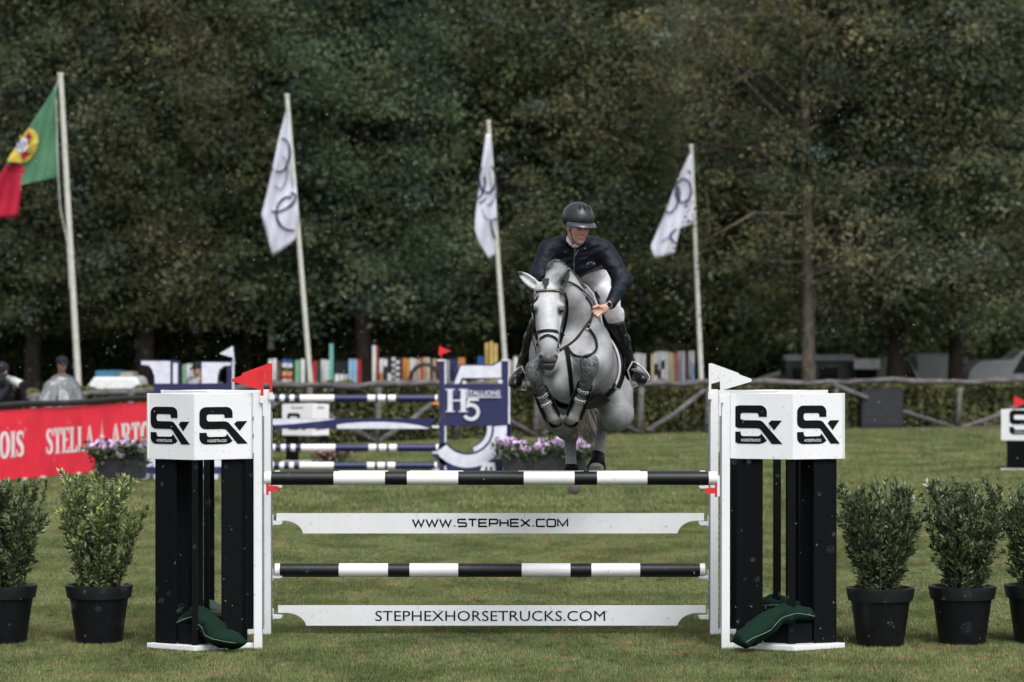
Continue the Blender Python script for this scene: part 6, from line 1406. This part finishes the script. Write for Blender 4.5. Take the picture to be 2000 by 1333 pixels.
m = MB(); m.tube([onj(1110, 462, -.01), P(1110, 470, 25.08), P(1116, 479, 25.06)], [.016, .018, .012], 8, squash=.6); m.build('collar', mat('white_shirt', (.6, .6, .64), .7), rider, smooth=True)
# breeches
S = SDF((P(1020, 500, 25).x, 25.1, 2.3), (P(1245, 500, 26).x+.05, 26.2, 3.05), .0075)
S.ell(P(1148, 556, 25.84), (.175, .16, .145), .05); S.cone(P(1152, 548, 25.78), P(1138, 520, 25.52), .155, .15, .05); S.chain([HR, P(1185, 590, 25.55), KR, P(1206, 645, 25.43)], [.12, .098, .066, .055], .05); S.chain([HL_, P(1095, 596, 25.58), KL, P(1050, 640, 25.46)], [.12, .095, .066, .055], .05)
V, F = S.mesh(); V = folds(V, .006)
np_mesh('breeches', V, F, mat('white_breeches', (.66, .65, .68), .7, .2, var=.06, bump=.15, bscale=40), rider, smooth_it=2)
# boots
for nm_, K, AN, TO, sx_ in (('R', P(1203, 634, 25.40), ANR, TOR, 1), ('L', P(1050, 634, 25.45), ANL, TOL, -1)):
    S = SDF((min(K.x, TO.x)-.15, 25.2, TO.z-.12), (max(K.x, TO.x)+.15, 25.9, K.z+.12), .006)
    S.chain([K, K.lerp(AN, .35)+Vector((0, .02, 0)), K.lerp(AN, .8), AN], [.070, .068, .050, .046], .03); S.cone(AN+Vector((0, .03, -.03)), AN+Vector((0, .02, .01)), .042, .044, .03)
    S.cone(AN+Vector((0, -.01, -.015)), TO, .046, .046, .03); S.cone(TO, TO+(TO-AN).normalized()*.03, .046, .036, .02)
    V, F = S.mesh(); V = folds(V, .002); bt, V = np_mesh('boot', V, F, M_boot, rider, smooth_it=1)
    m = MB(); c = AN.lerp(TO, .55); dr = (TO-AN).normalized(); side = dr.cross(UZ).normalized(); up = side.cross(dr)
    pth = [(1236, 706), (1252, 716), (1268, 736), (1262, 746), (1236, 757)] if sx_ > 0 else [(1018, 716), (1001, 730), (993, 750), (1004, 758), (1027, 763)]
    m.tube([P(a_, b_, 25.46-.05*(k_ > 1)) for k_, (a_, b_) in enumerate(dens(pth, 4))], .0075, 8); m.tube([P(*pth[0], 25.46), P(pth[0][0]-sx_*10, pth[0][1]+18, 25.50), P(*pth[-1], 25.44)], .0075, 8)
    st_ = m.build('stirrup_iron', mat('pale_stirrup', (.5, .5, .52), .3, metal=.4), saddle, smooth=True)
    m = MB(); top = c+up*.074; hip = P(1187 if sx_ > 0 else 1062, 640, 25.40); m.tube([top, top.lerp(hip, .5)+Vector((0, -.015, 0)), hip], .008, 6, squash=.4); m.build('stirrup_leather', M_leather, saddle)
    for k in range(4):   # spur and laces
        q = AN.lerp(TO, .15+.16*k); m = MB(); m.tube([q-side*.03+up*.038, q+up*.046+dr*.004, q+side*.03+up*.038], .003, 4); m.build('boot_lace', M_grey_metal, bt)
# watch
m = MB(); ax = (AR[2]-AR[1]).normalized(); c = P(1187, 598, 24.935); m.tube([c-ax*.012, c+ax*.012], [.033, .033], 16); wt = m.build('watch', M_steel, rider, smooth=True)
m = MB(); q = c+Vector((.01, -.032, .01)); m.tube([q, q+Vector((.001, -.008, .001))], .017, 16); m.build('watch_face', M_print, wt)
# helmet
hel = MB(); M_helm = mat('helmet_shell', (.020, .022, .026), .33, .45, var=.3, scale=30, bump=.15, bscale=220); N1, N2 = 28, 14; V = []
for j in range(N2+1):
    ph = math.radians(90-118*j/N2)
    for i in range(N1):
        th = 2*math.pi*i/N1; r = math.cos(ph); low = -.02*math.cos(th) if ph < 0 else 0
        fz = math.sin(ph)*.112
        if ph < 0: fz = max(-.05, fz)*(1 if math.cos(th) < .2 else .45)
        V.append(hl(.122*r*math.sin(th), .146*r*math.cos(th)-.012, .064+fz*1.12))
hel.add(V, [(j*N1+i, (j+1)*N1+i, (j+1)*N1+(i+1) % N1, j*N1+(i+1) % N1) for j in range(N2) for i in range(N1)])
ho = hel.build('helmet', M_helm, rider, smooth=True); bm_ = bmesh.new(); bm_.from_mesh(ho.data); bmesh.ops.recalc_face_normals(bm_, faces=bm_.faces); bm_.to_mesh(ho.data); bm_.free(); ho.modifiers.new('s', 'SOLIDIFY').thickness = .006
m = MB(); V = []; n = 20
for k, (rr_, dz, df) in enumerate(((1.0, .030, 0), (1.18, .020, .022), (1.36, .002, .046), (1.37, -.003, .047), (1.17, .012, .020), (.98, .022, -.004))):
    for i in range(n+1):
        a = math.radians(-72+144*i/n); V.append(hl(.120*math.sin(a)*(1+(rr_-1)*.30), .134*math.cos(a)+df*math.cos(a)**.6 if math.cos(a) > 0 else 0, dz+.022-.012*(1-math.cos(a))))
m.add(V, [(k*(n+1)+i, k*(n+1)+i+1, ((k+1) % 6)*(n+1)+i+1, ((k+1) % 6)*(n+1)+i) for k in range(6) for i in range(n)]); m.build('visor', mat('visor', (.05, .053, .06), .3, .5), ho, smooth=True)
for dx in (-.035, 0, .035):
    V = []
    for k in range(9):
        t_ = k/8; ph = math.radians(38+26*t_); w = .006*math.sin(math.pi*t_)+.001; th = dx/.105*.9
        for s_ in (-1, 1): V.append(hl(.122*math.cos(ph)*math.sin(th)*1.03+w*s_+dx*.4, .146*math.cos(ph)*math.cos(th)*1.03-.012, .064+.1255*math.sin(ph)*1.03))
    m = MB(); m.add(V, [(2*i, 2*i+1, 2*i+3, 2*i+2) for i in range(8)]); m.build('vent', M_print, ho)
for e in (-1, 1):
    m = MB(); m.tube([hl(.079*e, .012, .02), hl(.072*e, .03, -.04), hl(.055*e, .05, -.09), hl(.02*e, .068, -.128), hl(0, .07, -.131)], .005, 6, squash=.5); m.build('chin_strap', M_blackrail, ho)
# ================================================================ RAIN
n = 3600; r = np.random.RandomState(3); d = 8+32*r.rand(n)**.8; px = r.uniform(-150, 2150, n); py = r.uniform(-100, 1400, n)
V = []; Fq = []
for i in range(n):
    c = P(px[i], py[i], float(d[i])); 
    if c.z < .05: continue
    h = r.uniform(.003, .009); w = r.uniform(.0006, .0013); sl_ = Vector((.10*h, 0, 0)); o = len(V)
    V += [c+UZ*h+sl_, c+Vector((w, 0, 0)), c+Vector((0, w, 0)), c-Vector((w, 0, 0)), c-Vector((0, w, 0)), c-UZ*h*.7-sl_]
    Fq += [(o, o+1, o+2), (o, o+2, o+3), (o, o+3, o+4), (o, o+4, o+1), (o+5, o+2, o+1), (o+5, o+3, o+2), (o+5, o+4, o+3), (o+5, o+1, o+4)]
rn, _ = np_mesh('rain', np.array([tuple(v) for v in V]), np.array(Fq), mat('rain_drop', (.8, .82, .85), .1, .8, var=0))
tag(rn, 'fine bright raindrops falling through the whole picture', 'rain'); rn['kind'] = 'stuff'
